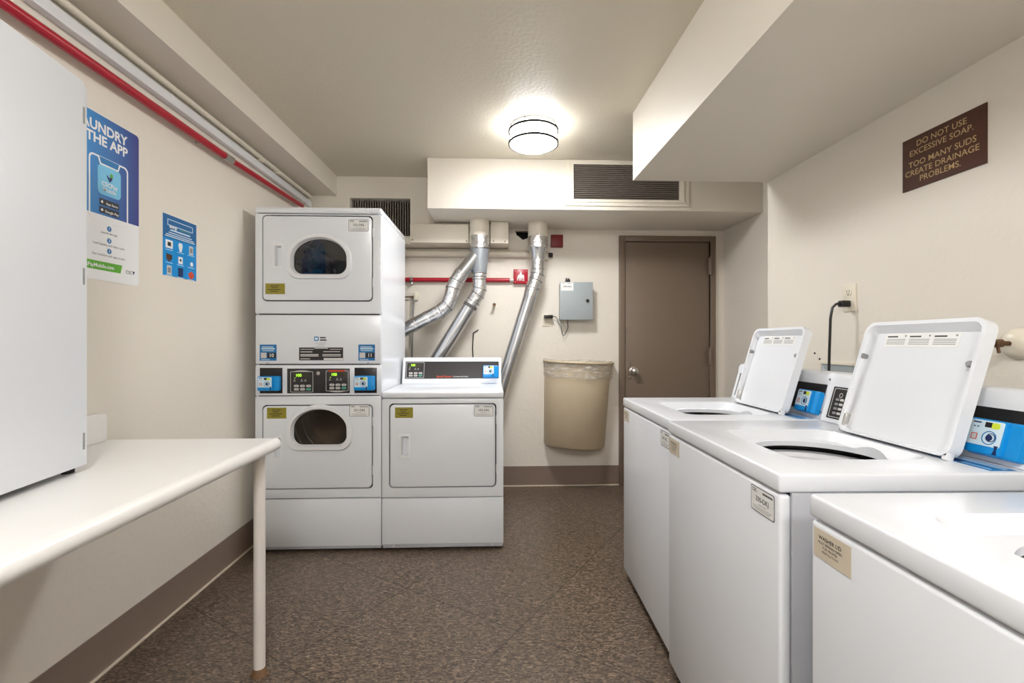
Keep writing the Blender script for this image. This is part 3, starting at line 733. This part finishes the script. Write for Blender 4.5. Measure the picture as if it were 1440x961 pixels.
    m.prism(rect(.006, .026, .008, .024), DF, .0008, .001, SILV); bars(m, DF, [(.03, .14, .048, .004), (.02, .145, .038, .005), (.075, .14, .012, .003)], LBLUE, .0006, .0008)
    m.build('deck_sticker', t)
    DF = FR((.15 + sh, .43, WZ), X1, Y1)
    FF = FR((0, .0018, 0), X1, Z1)
    asset_label(FF.sub(h - .112, .767, 0), .094, .056, code, t)
    m = MB(); G = FF.sub(-h + .010, .771, 0); w, hh = .090, .051; m.prism(rect(0, w, 0, hh), G, .0002, .0007, BEIGE)
    m.text('WASHER LID', G, w * .46, hh * .72, hh * .19, INK, .001, .008)
    m.text('MUST REMAIN OPEN', G, w * .46, hh * .55, hh * .125, INK, .001, 0); m.text('FOR PROPER', G, w * .46, hh * .41, hh * .125, INK, .001, 0); m.text('VENTILATION', G, w * .46, hh * .27, hh * .125, INK, .001, 0)
    m.build('lid_notice', t)
    for u in (-.28, .28):
        for v in (.06, .62): MB().tube([(u, v, 0), (u, v, .046)], .017, RUBBER, 14).build('foot', t)
    return t
RZ = -PI / 2 - math.radians(1.3)
def wpos(xf, yf):                                            # far front corner -> base centre of front
    return xf + math.sin(math.radians(-1.3)) * WW / 2, yf - WW / 2
for xf, yf, lab, code, sh in ((.636, 2.285, 'white top-loading washer with lid up, farthest in the row, before the brown door', '334-DKJ', 0.0),
                              (.606, 1.612, 'white top-loading washer with lid up and plate 335-DKJ, middle of the row', '335-DKJ', 0.0),
                              (.571, .830, 'white top-loading washer nearest the camera, cut off by the frame, front notice reads WASHER LID', '336-DKJ', -.062)):
    x, y = wpos(xf, yf); washer(x, y, RZ, lab, code, sh)

# ------------------------------------------------------------------ exhaust ducts
def mix(a, c, t): return tuple(a[i] + (c[i] - a[i]) * t for i in range(3))
def duct_section(mb, pts, r, mt): mb.tube(pts, r, mt, 28)
AX, AY = -.104, 3.482
fk = thing('exhaust_duct', 'forked silver exhaust duct dropping from the soffit, with two branches to the dryers', 'duct', (AX, AY, 1.0))
MB().tube([(AX, AY, 2.047), (AX, AY, 1.90)], .072, CREAM, 32).build('collar', fk, True)
m = MB().tube([(AX, AY, 1.93), (AX, AY, 1.838)], .0735, FOIL, 32).tube([(AX, AY, 1.842), (AX, AY, 1.836)], .077, STEEL, 32); m.build('foil_band', fk, True)
MB().tube([(AX, AY, 1.838), (AX, AY, 1.812), (AX, AY, 1.66)], [.070, .069, .053], GREYT, 32).build('reducer', fk, True)
m = MB().tube([(AX, AY, 1.662), (AX - .002, AY, 1.58)], .051, FOIL, 28)
for z in (1.655, 1.630, 1.61): m.tube([(AX, AY, z + .002), (AX, AY, z - .002)], .0535, DKMET, 28)
m.build('connector', fk, True)
e = [(AX, AY, 1.59), (AX + .002, AY, 1.545), (AX - .012, AY, 1.500), (AX - .045, AY, 1.45), (AX - .075, AY, 1.405)]
m = MB().tube(e, .052, FOIL, 28)
for i in range(1, 4): p, q = V3(e[i]), V3(e[i + 1]); m.tube([p, p + (q - p).normalized() * .004], .0545, DKMET, 28)
m.build('elbow', fk, True)
MB().tube([(AX - .062, AY, 1.426), (AX - .075, AY, 1.405)], .0535, DKMET, 28).tube([(AX - .070, AY, 1.413), (AX - .50, AY, .72)], .050, GALV, 32).build('straight_pipe', fk, True)
p0 = (-.120, AY - .01, 1.800); e2 = [p0, (-.235, AY - .03, 1.650)]
MB().tube(e2, .050, GALV, 28).build('branch_pipe', fk, True)
e3 = [(-.228, AY - .03, 1.66), (-.270, AY - .03, 1.60), (-.296, AY - .03, 1.545), (-.310, AY - .03, 1.48), (-.335, AY - .03, 1.420), (-.385, AY - .03, 1.375), (-.43, AY - .03, 1.352)]
m = MB().tube(e3, .053, FOIL, 28)
for i in (1, 2, 4, 5): p, q = V3(e3[i]), V3(e3[i + 1]); m.tube([p, p + (q - p).normalized() * .004], .0555, DKMET, 28)
m.build('elbow', fk, True)
MB().tube([(-.42, AY - .03, 1.357), (-.86, AY - .03, 1.13)], .050, GALV, 32).build('branch_pipe', fk, True)
m = MB(); 
for t in (.18, .5): c = V3(mix((-.42, AY - .03, 1.357), (-.70, AY - .03, 1.213), t)); dv = V3((-.28, 0, -.144)).normalized(); m.tube([c, c + dv * .03], .0525, FOIL, 28)
m.build('foil_tape', fk, True)
BX, BY = .335, 3.55
rd = thing('exhaust_duct', 'single silver exhaust duct slanting down between the red FIRE sign and the grey panel', 'duct', (BX, BY, .5))
MB().tube([(BX, BY, 2.047), (BX, BY, 1.92)], .074, CREAM, 32).build('collar', rd, True)
MB().tube([(BX, BY, 1.945), (BX, BY, 1.86)], .0755, FOIL, 32).build('foil_band', rd, True)
MB().tube([(BX, BY, 1.862), (BX, BY, 1.815), (BX, BY, 1.78)], [.073, .056, .052], GALV, 32).build('reducer', rd, True)
MB().tube([(BX, BY, 1.784), (BX, BY, 1.70)], .050, FOIL, 28).tube([(BX, BY, 1.70), (BX, BY, 1.694)], .054, STEEL, 28).build('connector', rd, True)
e = [(BX, BY, 1.70), (BX - .003, BY, 1.665), (BX - .015, BY, 1.62), (BX - .040, BY, 1.56), (BX - .058, BY, 1.50)]
m = MB().tube(e, .052, FOIL, 28)
for i in range(1, 4): p, q = V3(e[i]), V3(e[i + 1]); m.tube([p, p + (q - p).normalized() * .004], .0545, DKMET, 28)
m.build('elbow', rd, True)
MB().tube([(BX - .055, BY, 1.51), (BX - .40, BY, .40)], .050, GALV, 32).build('straight_pipe', rd, True)

# ------------------------------------------------------------------ pipes on the walls
tag(MB().tube([(-1.1, 3.700, 1.842), (.42, 3.700, 1.842)], .026, CREAM, 20).build('painted_pipe'), 'cream painted pipe running level along the back wall behind the ducts', 'pipe')
m = MB().box(.395, .435, 3.690, 3.7298, 1.800, 1.872, CREAM, .004).tube([(.432, 3.705, 1.838), (.468, 3.705, 1.838)], .018, BLACK, 12)
tag(m.build('pipe_end_bracket'), 'small cream bracket with black plug just right of the single exhaust duct', 'bracket')
rp = thing('red_sprinkler_pipe', 'red pipe running level along the back wall to the FIRE sign', 'pipe', (-.4, 3.70, 1.62))
MB().tube([(-1.25, 3.702, 1.637), (.128, 3.702, 1.637)], .017, RED, 20).build('pipe', rp, True)
MB().tube([(.118, 3.702, 1.637), (.158, 3.702, 1.637)], .014, SILV, 16).build('fitting', rp, True)
m = MB().tube([(-.650, 3.702, 1.637), (-.630, 3.702, 1.637)], .020, STEEL, 16).box(-.650, -.632, 3.70, 3.7298, 1.60, 1.618, STEEL, .002).tube([(-.641, 3.69, 1.615), (-.641, 3.69, 1.598)], .006, STEEL, 10)
m.build('clamp', rp, True)
fb = thing('fire_alarm_sign', 'small square red sign with white flame and FIRE lettering on the back wall', 'sign', (.214, 3.70, 1.610))
F = FR((.158, 3.690, 1.609), X1, Z1)
MB().box(.158, .271, 3.690, 3.7298, 1.609, 1.722, RED, .004).build('sign_box', fb, True)
m = MB(); m.prism([(.034, .044), (.078, .044), (.084, .056), (.077, .074), (.070, .064), (.057, .096), (.047, .074), (.039, .068), (.030, .056)], F, .0002, .001, PAPER)
m.text('FIRE', F, .056, .032, .034, PAPER, .0018, 0.012)
for u, v in ((.012, .100), (.10, .012), (.10, .1), (.012, .012)): m.prism(circ(u, v, .003, 8), F, .0002, .0012, SILV)
m.build('flame_emblem', fb, True)
tag(MB().box(.455, .551, 3.700, 3.7298, 1.902, 2.000, DRED, .003).build('red_junction_box'), 'dark red blank square box under the soffit, right of the single exhaust duct', 'junction box')
tag(MB().tube([(.006, 3.7298, 1.440), (.006, 3.665, 1.440)], .010, CREAM, 12).tube([(.006, 3.668, 1.440), (.006, 3.660, 1.440)], .014, RUST, 12).build('pipe_stub'), 'short pipe stub sticking out of the back wall between the two exhaust ducts', 'pipe stub')
v = thing('thin_conduit', 'thin upright pipe with elbow on the back wall, right of the stacked dryer', 'pipe', (-.628, 3.71, .3))
MB().tube([(-.622, 3.70, 1.50), (-.628, 3.70, 1.40), (-.66, 3.70, .30)], .007, GREYINK, 10).build('pipe', v, True)
MB().tube([(-.80, 3.700, 1.495), (-.622, 3.70, 1.505)], .006, RUST, 10).box(-.622, -.592, 3.690, 3.7298, 1.475, 1.535, IVORY, .005).build('elbow_fitting', v, True)
tag(MB().tube([(-.160, 3.7255, 1.22), (-.166, 3.7255, 1.10), (-.158, 3.7255, .95), (-.165, 3.7255, .70)], .0045, BLACK, 8).tube([(-.160, 3.722, 1.22), (-.12, 3.722, 1.245)], .004, BLACK, 8).build('black_cable'), 'thin black cable hanging on the back wall behind the single dryer', 'cable')

# left wall: red pipe, raceway, conduit
lp = thing('red_sprinkler_pipe', 'long red sprinkler pipe running high along the left wall', 'pipe', (-1.325, 1.0, 2.05))
MB().tube([(-1.318, YN + .01, 2.060), (-1.322, 2.36, 2.066)], .0165, RED, 20).build('pipe', lp, True)
MB().tube([(-1.322, 2.42, 2.067), (-1.322, 3.30, 2.090)], .0135, RED, 20).build('pipe', lp, True)
MB().tube([(-1.322, 2.355, 2.066), (-1.322, 2.425, 2.067)], .019, STEEL, 20).build('coupling', lp, True)
m = MB()
for y in (.7, 2.2): m.tube([(-1.322, y, 2.066), (-1.3598, y, 2.066)], .008, STEEL, 10)
m.build('hanger', lp, True)
m = MB(); m.box(-1.3598, -1.330, YN + .01, 3.50, 2.136, 2.176, WHITE2, .002)
m.box(-1.3598, -1.328, 3.42, 3.50, 2.133, 2.179, WHITE2, .002)
for y in (.8, 2.0, 2.9): m.box(-1.3598, -1.3285, y, y + .004, 2.1345, 2.1775, WHITE2)
tag(m.build('cable_raceway'), 'white square cable raceway running along the left wall above the red pipe', 'raceway')
m = MB(); m.tube([(-1.340, YN + .01, 2.206), (-1.340, 3.50, 2.212)], .013, CREAM, 16)
for y in (2.75, 2.95): m.tube([(-1.340, y, 2.206), (-1.340, y + .03, 2.206)], .017, CREAM, 16)
tag(m.build('painted_conduit'), 'cream painted conduit tucked under the left beam, above the white raceway', 'conduit')

# ------------------------------------------------------------------ left wall posters
P1 = thing('app_poster', 'large blue and white laundry app poster on the left wall, partly behind the white cabinet', 'poster', (-1.358, 1.62, 1.363))
F = FR((-1.3598, 1.39, 1.363), (0, 1, 0), Z1); w, h = .463, .572
MB().prism(rrect(0, w, 0, h, .012, 4), F, 0, .0015, POSTW).build('poster_sheet', P1, True)
cu = .325                                                    # centre line of the phone
MB().prism([(0, .226), (w, .229), (w, h - .012), (w - .004, h - .003), (w - .012, h), (.012, h), (0, h - .012)], F, .0015, .0019, PBLUE).build('blue_field', P1, True)
m = MB(); m.text('LAUNDRY', F, .296, h - .046, .047, POSTW, .0023, .03, 1.0); m.text('THE APP', F, .318, h - .088, .047, POSTW, .0023, .03, 1.0); m.build('headline', P1, True)
m = MB(); po = rrect(cu - .085, cu + .085, .2, .430, .022, 5); pi = rrect(cu - .079, cu + .079, .19, .424, .017, 5)
G = F
m.ring(rrect(cu - .085, cu + .085, .205, .430, .018, 5), rrect(cu - .079, cu + .079, .211, .424, .014, 5), G, .0015, .0022, POSTW)
m.prism(rect(cu - .0795, cu + .0795, .2275, .250), G, .0019, .0024, PBLUE) if False else None
m.prism([(cu - .050, .428), (cu + .050, .428), (cu + .040, .402), (cu - .040, .402)], G, .0022, .0024, POSTW)
m.prism([(cu - .043, .4285), (cu + .043, .4285), (cu + .036, .407), (cu - .036, .407)], G, .0024, .0026, STB)
m.build('phone_outline', P1, True)
m = MB(); m.prism(rrect(cu - .050, cu + .050, .300, .402, .016, 5), G, .0022, .0027, SKYB)
m.prism([(cu - .014, .374), (cu, .366), (cu + .014, .376), (cu + .010, .360), (cu, .350), (cu - .008, .362)], G, .0027, .003, NAVY); m.prism(circ(cu + .008, .376, .007, 10), G, .003, .0032, GREEN)
m.text('CSCPay', G, cu, .338, .021, POSTW, .0032, .02); m.text('Mobile', G, cu, .319, .021, POSTW, .0032, .01); m.build('app_icon', P1, True)
for v, s1 in ((.274, 'App Store'), (.246, 'Google Play')):
    m = MB(); m.prism(rrect(cu - .042, cu + .042, v - .011, v + .011, .002, 2), G, .0024, .0028, INK); m.text(s1, G, cu + .010, v - .002, .0125, POSTW, .0032, .015)
    m.prism(circ(cu - .032, v, .005, 8), G, .0028, .0031, POSTW); m.build('store_badge', P1, True)
m = MB()
for v, n_, tx in ((.186, '1', 'Launch the app'), (.144, '2', 'Load laundry and select cycle'), (.107, '3', 'Scan machine with app to start')):
    m.prism(circ(cu, v, .0095, 16), G, .0015, .0019, STB); m.text(n_, G, cu, v, .014, POSTW, .0022, .01); m.text(tx, G, cu, v - .017, .0115, INK, .0018, 0)
m.build('steps', P1, True)
m = MB(); m.prism([(0.0, .036), (cu + .050, .036), (cu + .058, .066), (0.0, .066)], G, .0015, .0019, GREEN); m.text('GetPayMobile.com', G, cu - .048, .050, .0180, POSTW, .0022, .02); m.build('web_banner', P1, True)
m = MB(); m.text('CSC', G, cu + .090, .045, .017, INK, .0018, .01); m.prism([(cu + .107, .052), (cu + .118, .052), (cu + .1125, .038)], G, .0015, .0019, NAVY); m.build('corner_logo', P1, True)
MB().prism(rect(.205, .222, .372, .402), G, .0019, .0023, GREEN).build('green_tab', P1, True)

P2 = thing('tips_poster', 'small bright blue letter-size energy tips poster on the left wall, nearer the dryers', 'poster', (-1.358, 2.095, 1.427))
F = FR((-1.3598, 1.986, 1.427), (0, 1, 0), Z1); w, h = .216, .256
MB().prism(rect(0, w, 0, h), F, 0, .0012, MATS['bright_blue_plastic']).build('poster_sheet', P2, True)
HB = mat('poster_deep_blue', rgb(16, 98, 158), 0.4)
m = MB(); m.prism(rect(0, w, h * .62, h), F, .0012, .0015, HB); m.ring(rect(w * .12, w * .88, h * .83, h * .93), rect(w * .135, w * .865, h * .84, h * .92), F, .0015, .0018, LBLUE)
m.text('energy', F, w * .28, h * .815, h * .07, POSTW, .0022, .03); m.text('conserving', F, w * .62, h * .815, h * .06, TEAL, .0022, .0)
bars(m, F, [(w * .2, w * .8, h * .76, h * .022), (w * .15, w * .85, h * .715, h * .014), (w * .08, w * .92, h * .68, h * .014), (w * .05, w * .95, h * .65, h * .014)], LBLUE, .0015, .0018); m.build('header', P2, True)
m = MB()
for i in range(3):
    for j in range(3):
        u = w * (.17 + .33 * i); v_ = h * (.52 - .21 * j)
        bars(m, F, [(u - .022, u + .022, v_ - .024, .0022)], LBLUE, .0012, .0015)
        k = 3 * j + i
        if k == 0: m.prism(rect(u - .022, u + .022, v_ - .017, v_ + .017), F, .0012, .0016, POSTW); m.prism(rect(u - .010, u + .010, v_ - .008, v_ + .009), F, .0016, .0018, INK)
        elif k == 1: m.prism([(u - .006, v_ - .020), (u + .006, v_ - .020), (u + .014, v_ + .008), (u + .009, v_ + .018), (u - .009, v_ + .018), (u - .014, v_ + .008)], F, .0012, .0016, POSTW)
        elif k in (2, 6): m.prism(rect(u - .014, u + .014, v_ - .020, v_ + .018), F, .0012, .0016, SILV); m.prism(rect(u - .009, u + .009, v_ - .012, v_ + .010), F, .0016, .0018, GREYINK)
        elif k == 3: m.prism([(u - .018, v_ + .014), (u + .018, v_ + .010), (u + .018, v_ - .006), (u, v_ - .020), (u - .018, v_ - .010)], F, .0012, .0016, WOOD)
        elif k == 4: m.prism(rect(u - .014, u + .014, v_ - .018, v_ + .012), F, .0012, .0016, POSTW); m.prism(circ(u, v_ - .002, .006, 10), F, .0016, .0018, INK)
        elif k == 5: m.prism(circ(u + .004, v_ - .008, .010, 14), F, .0012, .0016, POSTW)
        elif k == 7: m.prism(rect(u - .016, u + .016, v_ - .020, v_ + .018), F, .0012, .0016, NAVY)
        else: m.prism([(u - .018, v_ + .004), (u + .004, v_ + .014), (u + .020, v_ + .002), (u + .018, v_ - .014), (u - .002, v_ - .022), (u - .018, v_ - .010)], F, .0012, .0016, ORANGE)
m.build('pictures', P2, True)

# ------------------------------------------------------------------ right wall
sg = thing('soap_sign', 'brown engraved sign about excessive soap high on the right wall', 'sign', (1.49, 1.52, 1.695))
F = FR((1.5065, 1.667, 1.697), (0, -1, 0), Z1)
th = math.radians(.48); F = FR((1.5075, 1.667, 1.697), (math.sin(th), -math.cos(th), 0), Z1)
MB().prism(rect(0, .291, 0, .186), F, .0, .006, WOOD, .0012).build('sign_plate', sg, True)
m = MB()
for tx, u, v in (('DO NOT USE', .145, .157), ('EXCESSIVE SOAP.', .142, .128), ('TOO MANY SUDS', .145, .088), ('CREATE DRAINAGE', .142, .058), ('PROBLEMS.', .142, .029)):
    m.text(tx, F, u, v, .0285, TANINK, .0064, .004, 1.04)
    if 'SOAP' in tx: m.build('lettering', sg, True); m = MB()
m.build('lettering', sg, True)

ou = thing('wall_outlet', 'ivory duplex outlet on the right wall with a black plug in its lower socket', 'outlet', (1.50, 1.925, 1.277))
F = FR((1.5048, 1.962, 1.278), (0, -1, 0), Z1)
MB().prism(rrect(0, .075, 0, .116, .006, 3), F, -.002, .006, IVORY, .002).build('cover_plate', ou, True)
for v in (.082, .034):
    m = MB(); m.prism(rrect(.020, .055, v - .015, v + .015, .010, 4), F, .006, .0085, IVORY, .001)
    m.prism(rect(.029, .0315, v - .002, v + .008), F, .0085, .009, INK); m.prism(rect(.0425, .045, v - .002, v + .008), F, .0085, .009, INK); m.prism(circ(.037, v - .009, .003, 8), F, .0085, .009, INK)
    m.build('socket', ou, True)
pc = thing('power_cord', 'black power cord hanging from the right wall outlet down behind the washers', 'cord', (1.45, 1.92, .98))
MB().box(1.458, 1.495, 1.905, 1.937, 1.297, 1.324, BLACK, .005).build('plug', pc, True)
MB().tube([(1.466, 1.92, 1.312), (1.445, 1.925, 1.310), (1.432, 1.930, 1.295), (1.426, 1.933, 1.25), (1.424, 1.937, 1.10), (1.425, 1.945, .92), (1.43, 1.95, .5)], .0052, BLACK, 10).build('cable', pc, True)

gb = thing('outlet_box', 'grey metal box recessed on the right wall behind the washer consoles', 'wall box', (1.49, 2.0, .98))
F = FR((1.5035, 2.092, .96), (0, -1, 0), Z1)
m = MB(); m.ring(rect(-.012, .212, -.012, .102), rect(0, .20, 0, .09), F, -.003, .006, IVORY); m.build('box_frame', gb, True)
MB().prism(rect(0, .20, 0, .09), F, .0, .002, GREYBOX).prism([(0, .09), (.045, .045), (0, .0)], F, .002, .004, SIDEG).build('box_panel', gb, True)

hb = thing('hose_tap', 'brown pipe valve with round cream wall flange behind the nearest raised lid', 'valve', (1.45, 1.29, 1.11))
MB().lathe([(.046, 0), (.046, .004), (.040, .016), (.026, .026), (.012, .030), (0, .030)], IVORY, FR((1.5085, 1.290, 1.145), (0, -1, 0), Z1).M(), 32).build('flange', hb, True)
m = MB(); m.tube([(1.485, 1.290, 1.145), (1.452, 1.290, 1.146)], .007, BRASS, 14).tube([(1.455, 1.290, 1.146), (1.43, 1.290, 1.146)], .012, BRASS, 14).tube([(1.43, 1.290, 1.146), (1.33, 1.290, 1.150)], .010, BRASS, 14).tube([(1.40, 1.290, 1.147), (1.385, 1.290, 1.147)], .014, BRASS, 8)
m.tube([(1.443, 1.29, 1.144), (1.443, 1.285, 1.118)], .004, BRASS, 8); m.build('valve_body', hb, True)
MB().tube([(1.395, 1.290, 1.158), (1.395, 1.290, 1.168)], .004, STEEL, 8).build('handle', hb, True)
for y, z, s in ((2.139, 1.097, 'upper'), (2.106, 1.071, 'lower')):
    tag(MB().tube([(1.503, y, z), (1.5005, y, z)], .0045, DARK, 10).build('screw_hole'), '%s small dark screw hole in the right wall above the far washer' % s, 'hole')

# ------------------------------------------------------------------ grey control panel, outlet, cable
cb = thing('control_box', 'grey metal control cabinet with round black lock on the back wall', 'control box', (.645, 3.70, 1.322))
MB().box(.522, .770, 3.640, 3.7298, 1.326, 1.612, GREYBOX, .003).build('box_body', cb, True)
MB().box(.516, .774, 3.628, 3.640, 1.322, 1.616, GREYBOX, .003).build('box_door', cb, True)
MB().tube([(.731, 3.628, 1.470), (.731, 3.618, 1.470)], .0125, BLACK, 20).build('lock', cb, True)
m = MB()
for z in (1.36, 1.42, 1.48, 1.54, 1.59): m.tube([(.516, 3.634, z - .018), (.516, 3.634, z + .010)], .004, STEEL, 10)
m.build('hinge', cb, True)
F = FR((.523, 3.628, 1.548), X1, Z1); m = MB(); m.prism(rect(0, .098, 0, .064), F, .0002, .0008, PAPER); m.text('328-DKJ', F, .049, .032, .019, INK, .0011, .008); bars(m, F, [(.012, .03, .056, .003), (.05, .08, .056, .003)], INK, .0008, .001); m.build('asset_label', cb, True)
tag(MB().box(.565, .602, 3.66, 3.70, 1.6165, 1.640, BLACK, .004).tube([(.574, 3.68, 1.638), (.574, 3.68, 1.652)], .007, BLACK, 10).tube([(.592, 3.68, 1.638), (.592, 3.68, 1.650)], .007, BLACK, 10).build('antenna_block'), 'small black connector block sitting on top of the grey control cabinet', 'connector')
o2 = thing('wall_outlet', 'ivory outlet on the back wall left of the grey control cabinet', 'outlet', (.425, 3.72, 1.275))
F = FR((.385, 3.7298, 1.275), X1, Z1)
MB().prism(rrect(0, .078, 0, .095, .005, 3), F, 0, .006, IVORY, .002).build('cover_plate', o2, True)
m = MB(); m.prism(rrect(.022, .056, .012, .042, .010, 4), F, .006, .009, IVORY); m.prism(rect(.032, .034, .022, .032), F, .009, .0095, INK); m.prism(rect(.044, .046, .022, .032), F, .009, .0095, INK); m.build('socket', o2, True)
ad = thing('power_adapter', 'black power adapter with thin cable looping to the grey control cabinet', 'adapter', (.435, 3.69, 1.335))
MB().box(.398, .468, 3.672, 3.721, 1.336, 1.362, BLACK, .004).build('adapter_body', ad, True)
MB().tube([(.468, 3.695, 1.350), (.490, 3.70, 1.350), (.505, 3.70, 1.335), (.515, 3.70, 1.300), (.535, 3.70, 1.270), (.545, 3.70, 1.215), (.555, 3.70, 1.198), (.568, 3.70, 1.212), (.590, 3.70, 1.262), (.585, 3.70, 1.326)], .0028, INK, 8).build('cable', ad, True)

# ------------------------------------------------------------------ hung trash bin
tb = thing('trash_bin', 'beige half-round trash bin with clear liner hung tilted on the back wall', 'trash bin', (.655, 3.60, .31))
def halfround(u0, u1, yb, dep, n=22):
    c = (u0 + u1) / 2; a = (u1 - u0) / 2
    return [(c - a * math.cos(PI * i / n), yb - dep * math.sin(PI * i / n) ** .85) for i in range(n + 1)]
def bin_ring(u0, u1, z, dep, yb=3.7292, tilt=0.0):
    pts = halfround(u0, u1, yb, dep); cu_ = (u0 + u1) / 2
    return [V3((x, y, z - tilt * (x - cu_))) for x, y in pts]
def bin_shell(levels, mt, bottom=True, off=0.0):
    bm = bmesh.new(); rr = []
    for u0, u1, z, dep, tl in levels: rr.append([bm.verts.new(p) for p in bin_ring(u0 + off, u1 - off, z, dep - off, 3.7292 - off, tl)])
    for a, c in zip(rr, rr[1:]):
        n = len(a)
        for i in range(n): bm.faces.new((a[i], a[(i + 1) % n], c[(i + 1) % n], c[i]))
    if bottom: bm.faces.new(rr[0])
    bmesh.ops.recalc_face_normals(bm, faces=bm.faces[:])
    return bm
lv_o = [(.412, .866, .325, .190, .07), (.400, .882, .345, .215, .07), (.404, .915, .80, .245, .05), (.408, .938, .992, .262, .035)]
m = MB(); m.add(bin_shell(lv_o, BIN), BIN); m.add(bin_shell([(a, b_, z + .006, d_, t_) for a, b_, z, d_, t_ in lv_o[1:]], BIN, True, .006), BIN)
m.build('bin_body', tb, True, 50)
rim = bin_ring(.402, .944, .992, .268, 3.722, .035); m = MB().tube(rim, .0095, BIN, 10)
m.build('rim', tb, True, 60)
lr = [(.4005, .936, .868, .263, .04), (.399, .944, .90, .268, .04), (.400, .944, .99, .272, .035), (.399, .947, 1.006, .275, .035), (.412, .934, 1.008, .258, .035), (.42, .926, .93, .245, .035)]
bm = bin_shell(lr, FILM, False)
bmesh.ops.subdivide_edges(bm, edges=bm.edges[:], cuts=2, use_grid_fill=True)
for v in bm.verts:
    v.co.y += .003 * math.sin(60 * v.co.x + 40 * v.co.z) + .002 * math.sin(110 * v.co.x - 25 * v.co.z); v.co.z += .0035 * math.sin(50 * v.co.x) if v.co.z > .99 else 0
MB().add(bm, FILM).build('bag_liner', tb, True, 60)

# ------------------------------------------------------------------ folding table and cabinet
tt = thing('folding_table', 'long cream laminate folding table with rounded edge along the left wall', 'table', (-1.06, .5, 0))
TZ, TXF, TYF = .806, -.757, 1.705
prof = [(XL + .002, TZ - .030), (TXF - .012, TZ - .040), (TXF - .004, TZ - .036), (TXF, TZ - .022), (TXF - .004, TZ - .006), (TXF - .014, TZ + .001), (TXF - .030, TZ), (XL + .002, TZ)]
FT = FR((0, YN + .02, 0), X1, Z1)                            # extrude along +y
MB().prism(prof, FT, 0, -(TYF - YN - .02), LAMI, .0).build('table_top', tt, True, 50)
bs = MB(); bsp = rrect(YN + .02, 1.682, TZ, TZ + .098, .014, 4)
bs.prism(bsp, FR((0, 0, 0), (0, 1, 0), Z1), XL + .0015, XL + .022, LAMI, .004); bs.build('backsplash', tt, True)
for y, x in ((1.655, -.808), (-1.2, -.808)):
    l = MB().tube([(x, y, .022), (x, y, TZ - .038)], .0185, LEGW, 24).build('leg', tt, True)
    lf = MB().tube([(x, y, 0), (x, y, .026)], [.026, .0195], RUST, 20); lf.box(x - .031, x + .031, y - .008, y + .008, 0, .004, RUST, .001); o_ = lf.build('foot', l); 
    for vv in o_.data.vertices: vv.co -= WORLD_OFF(l)
MB().box(-.84, -.775, 1.62, 1.69, TZ - .0385, TZ - .0345, LEGW).build('leg_plate', tt, True)

wc = thing('white_cabinet', 'tall white metal cabinet standing on the left table in the foreground', 'cabinet', (-1.21, .80, .806))
c, s_ = math.cos(math.radians(7.7)), 0
CF = FR((-1.098, 1.299, TZ), (-.136 * -1, -.9907, 0), Z1)   # only used for direction of the front face
body = [(-1.335, .30), (-1.030, .30), (-1.030, .80), (-1.098, 1.296), (-1.335, 1.296)]
body = [(-1.335, .30), (-.962, .30), (-1.100, 1.292), (-1.335, 1.292)]
MB().prism(body, FU, TZ + .014, 1.826, CABW, .004).build('cabinet_body', wc, True)
dv = V3((-1.100 + .962, 1.292 - .30, 0)).normalized()       # along the door towards the far edge
DFm = FR((-.962, .30, TZ + .012), dv, Z1); L_ = V3((-1.100 + .962, 1.292 - .30, 0)).length
dpts = [(0.004, .002), (L_ + .001, .006), (L_ + .001, 1.002), (L_ - .012, 1.020), (.004, 1.020)]
dob = MB().prism(dpts, DFm, .001, .018, CABW, .003).build('door', wc, True)
for v_ in (.93, .505, .070):
    m = MB(); m.fbox(DFm, L_ - .016, L_ - .010, v_ - .022, v_ + .022, .017, .0195, GREYINK, .001); h_ = m.build('hinge', dob)
    for vv in h_.data.vertices: vv.co -= WORLD_OFF(dob)
for x_, y_ in ((-1.115, 1.275), (-1.30, 1.27), (-1.02, .36), (-1.30, .36)): MB().tube([(x_, y_, TZ + .0005), (x_, y_, TZ + .015)], .014, RUBBER, 12).build('foot', wc, True)

# ------------------------------------------------------------------ camera, world, view
w_ = bpy.data.worlds.new('World'); SC.world = w_; w_.use_nodes = True
w_.node_tree.nodes['Background'].inputs[0].default_value = (1, .97, .93, 1); w_.node_tree.nodes['Background'].inputs[1].default_value = 0.3
cam = bpy.data.cameras.new('camera'); co = bpy.data.objects.new('camera', cam); COL.objects.link(co)
cam.sensor_width = 36; cam.lens = 660 / 1440 * 36; cam.clip_start = .02
co.location = (0, 0, 1.15); co.rotation_euler = (PI / 2, 0, -math.atan(26 / 660.0))
cam.shift_y = 0.5 / 1440
SC.camera = co
SC.view_settings.view_transform = 'Standard'; SC.view_settings.look = 'None'; SC.view_settings.gamma = 1
SC.view_settings.use_curve_mapping = False; SC.view_settings.exposure = 0.43
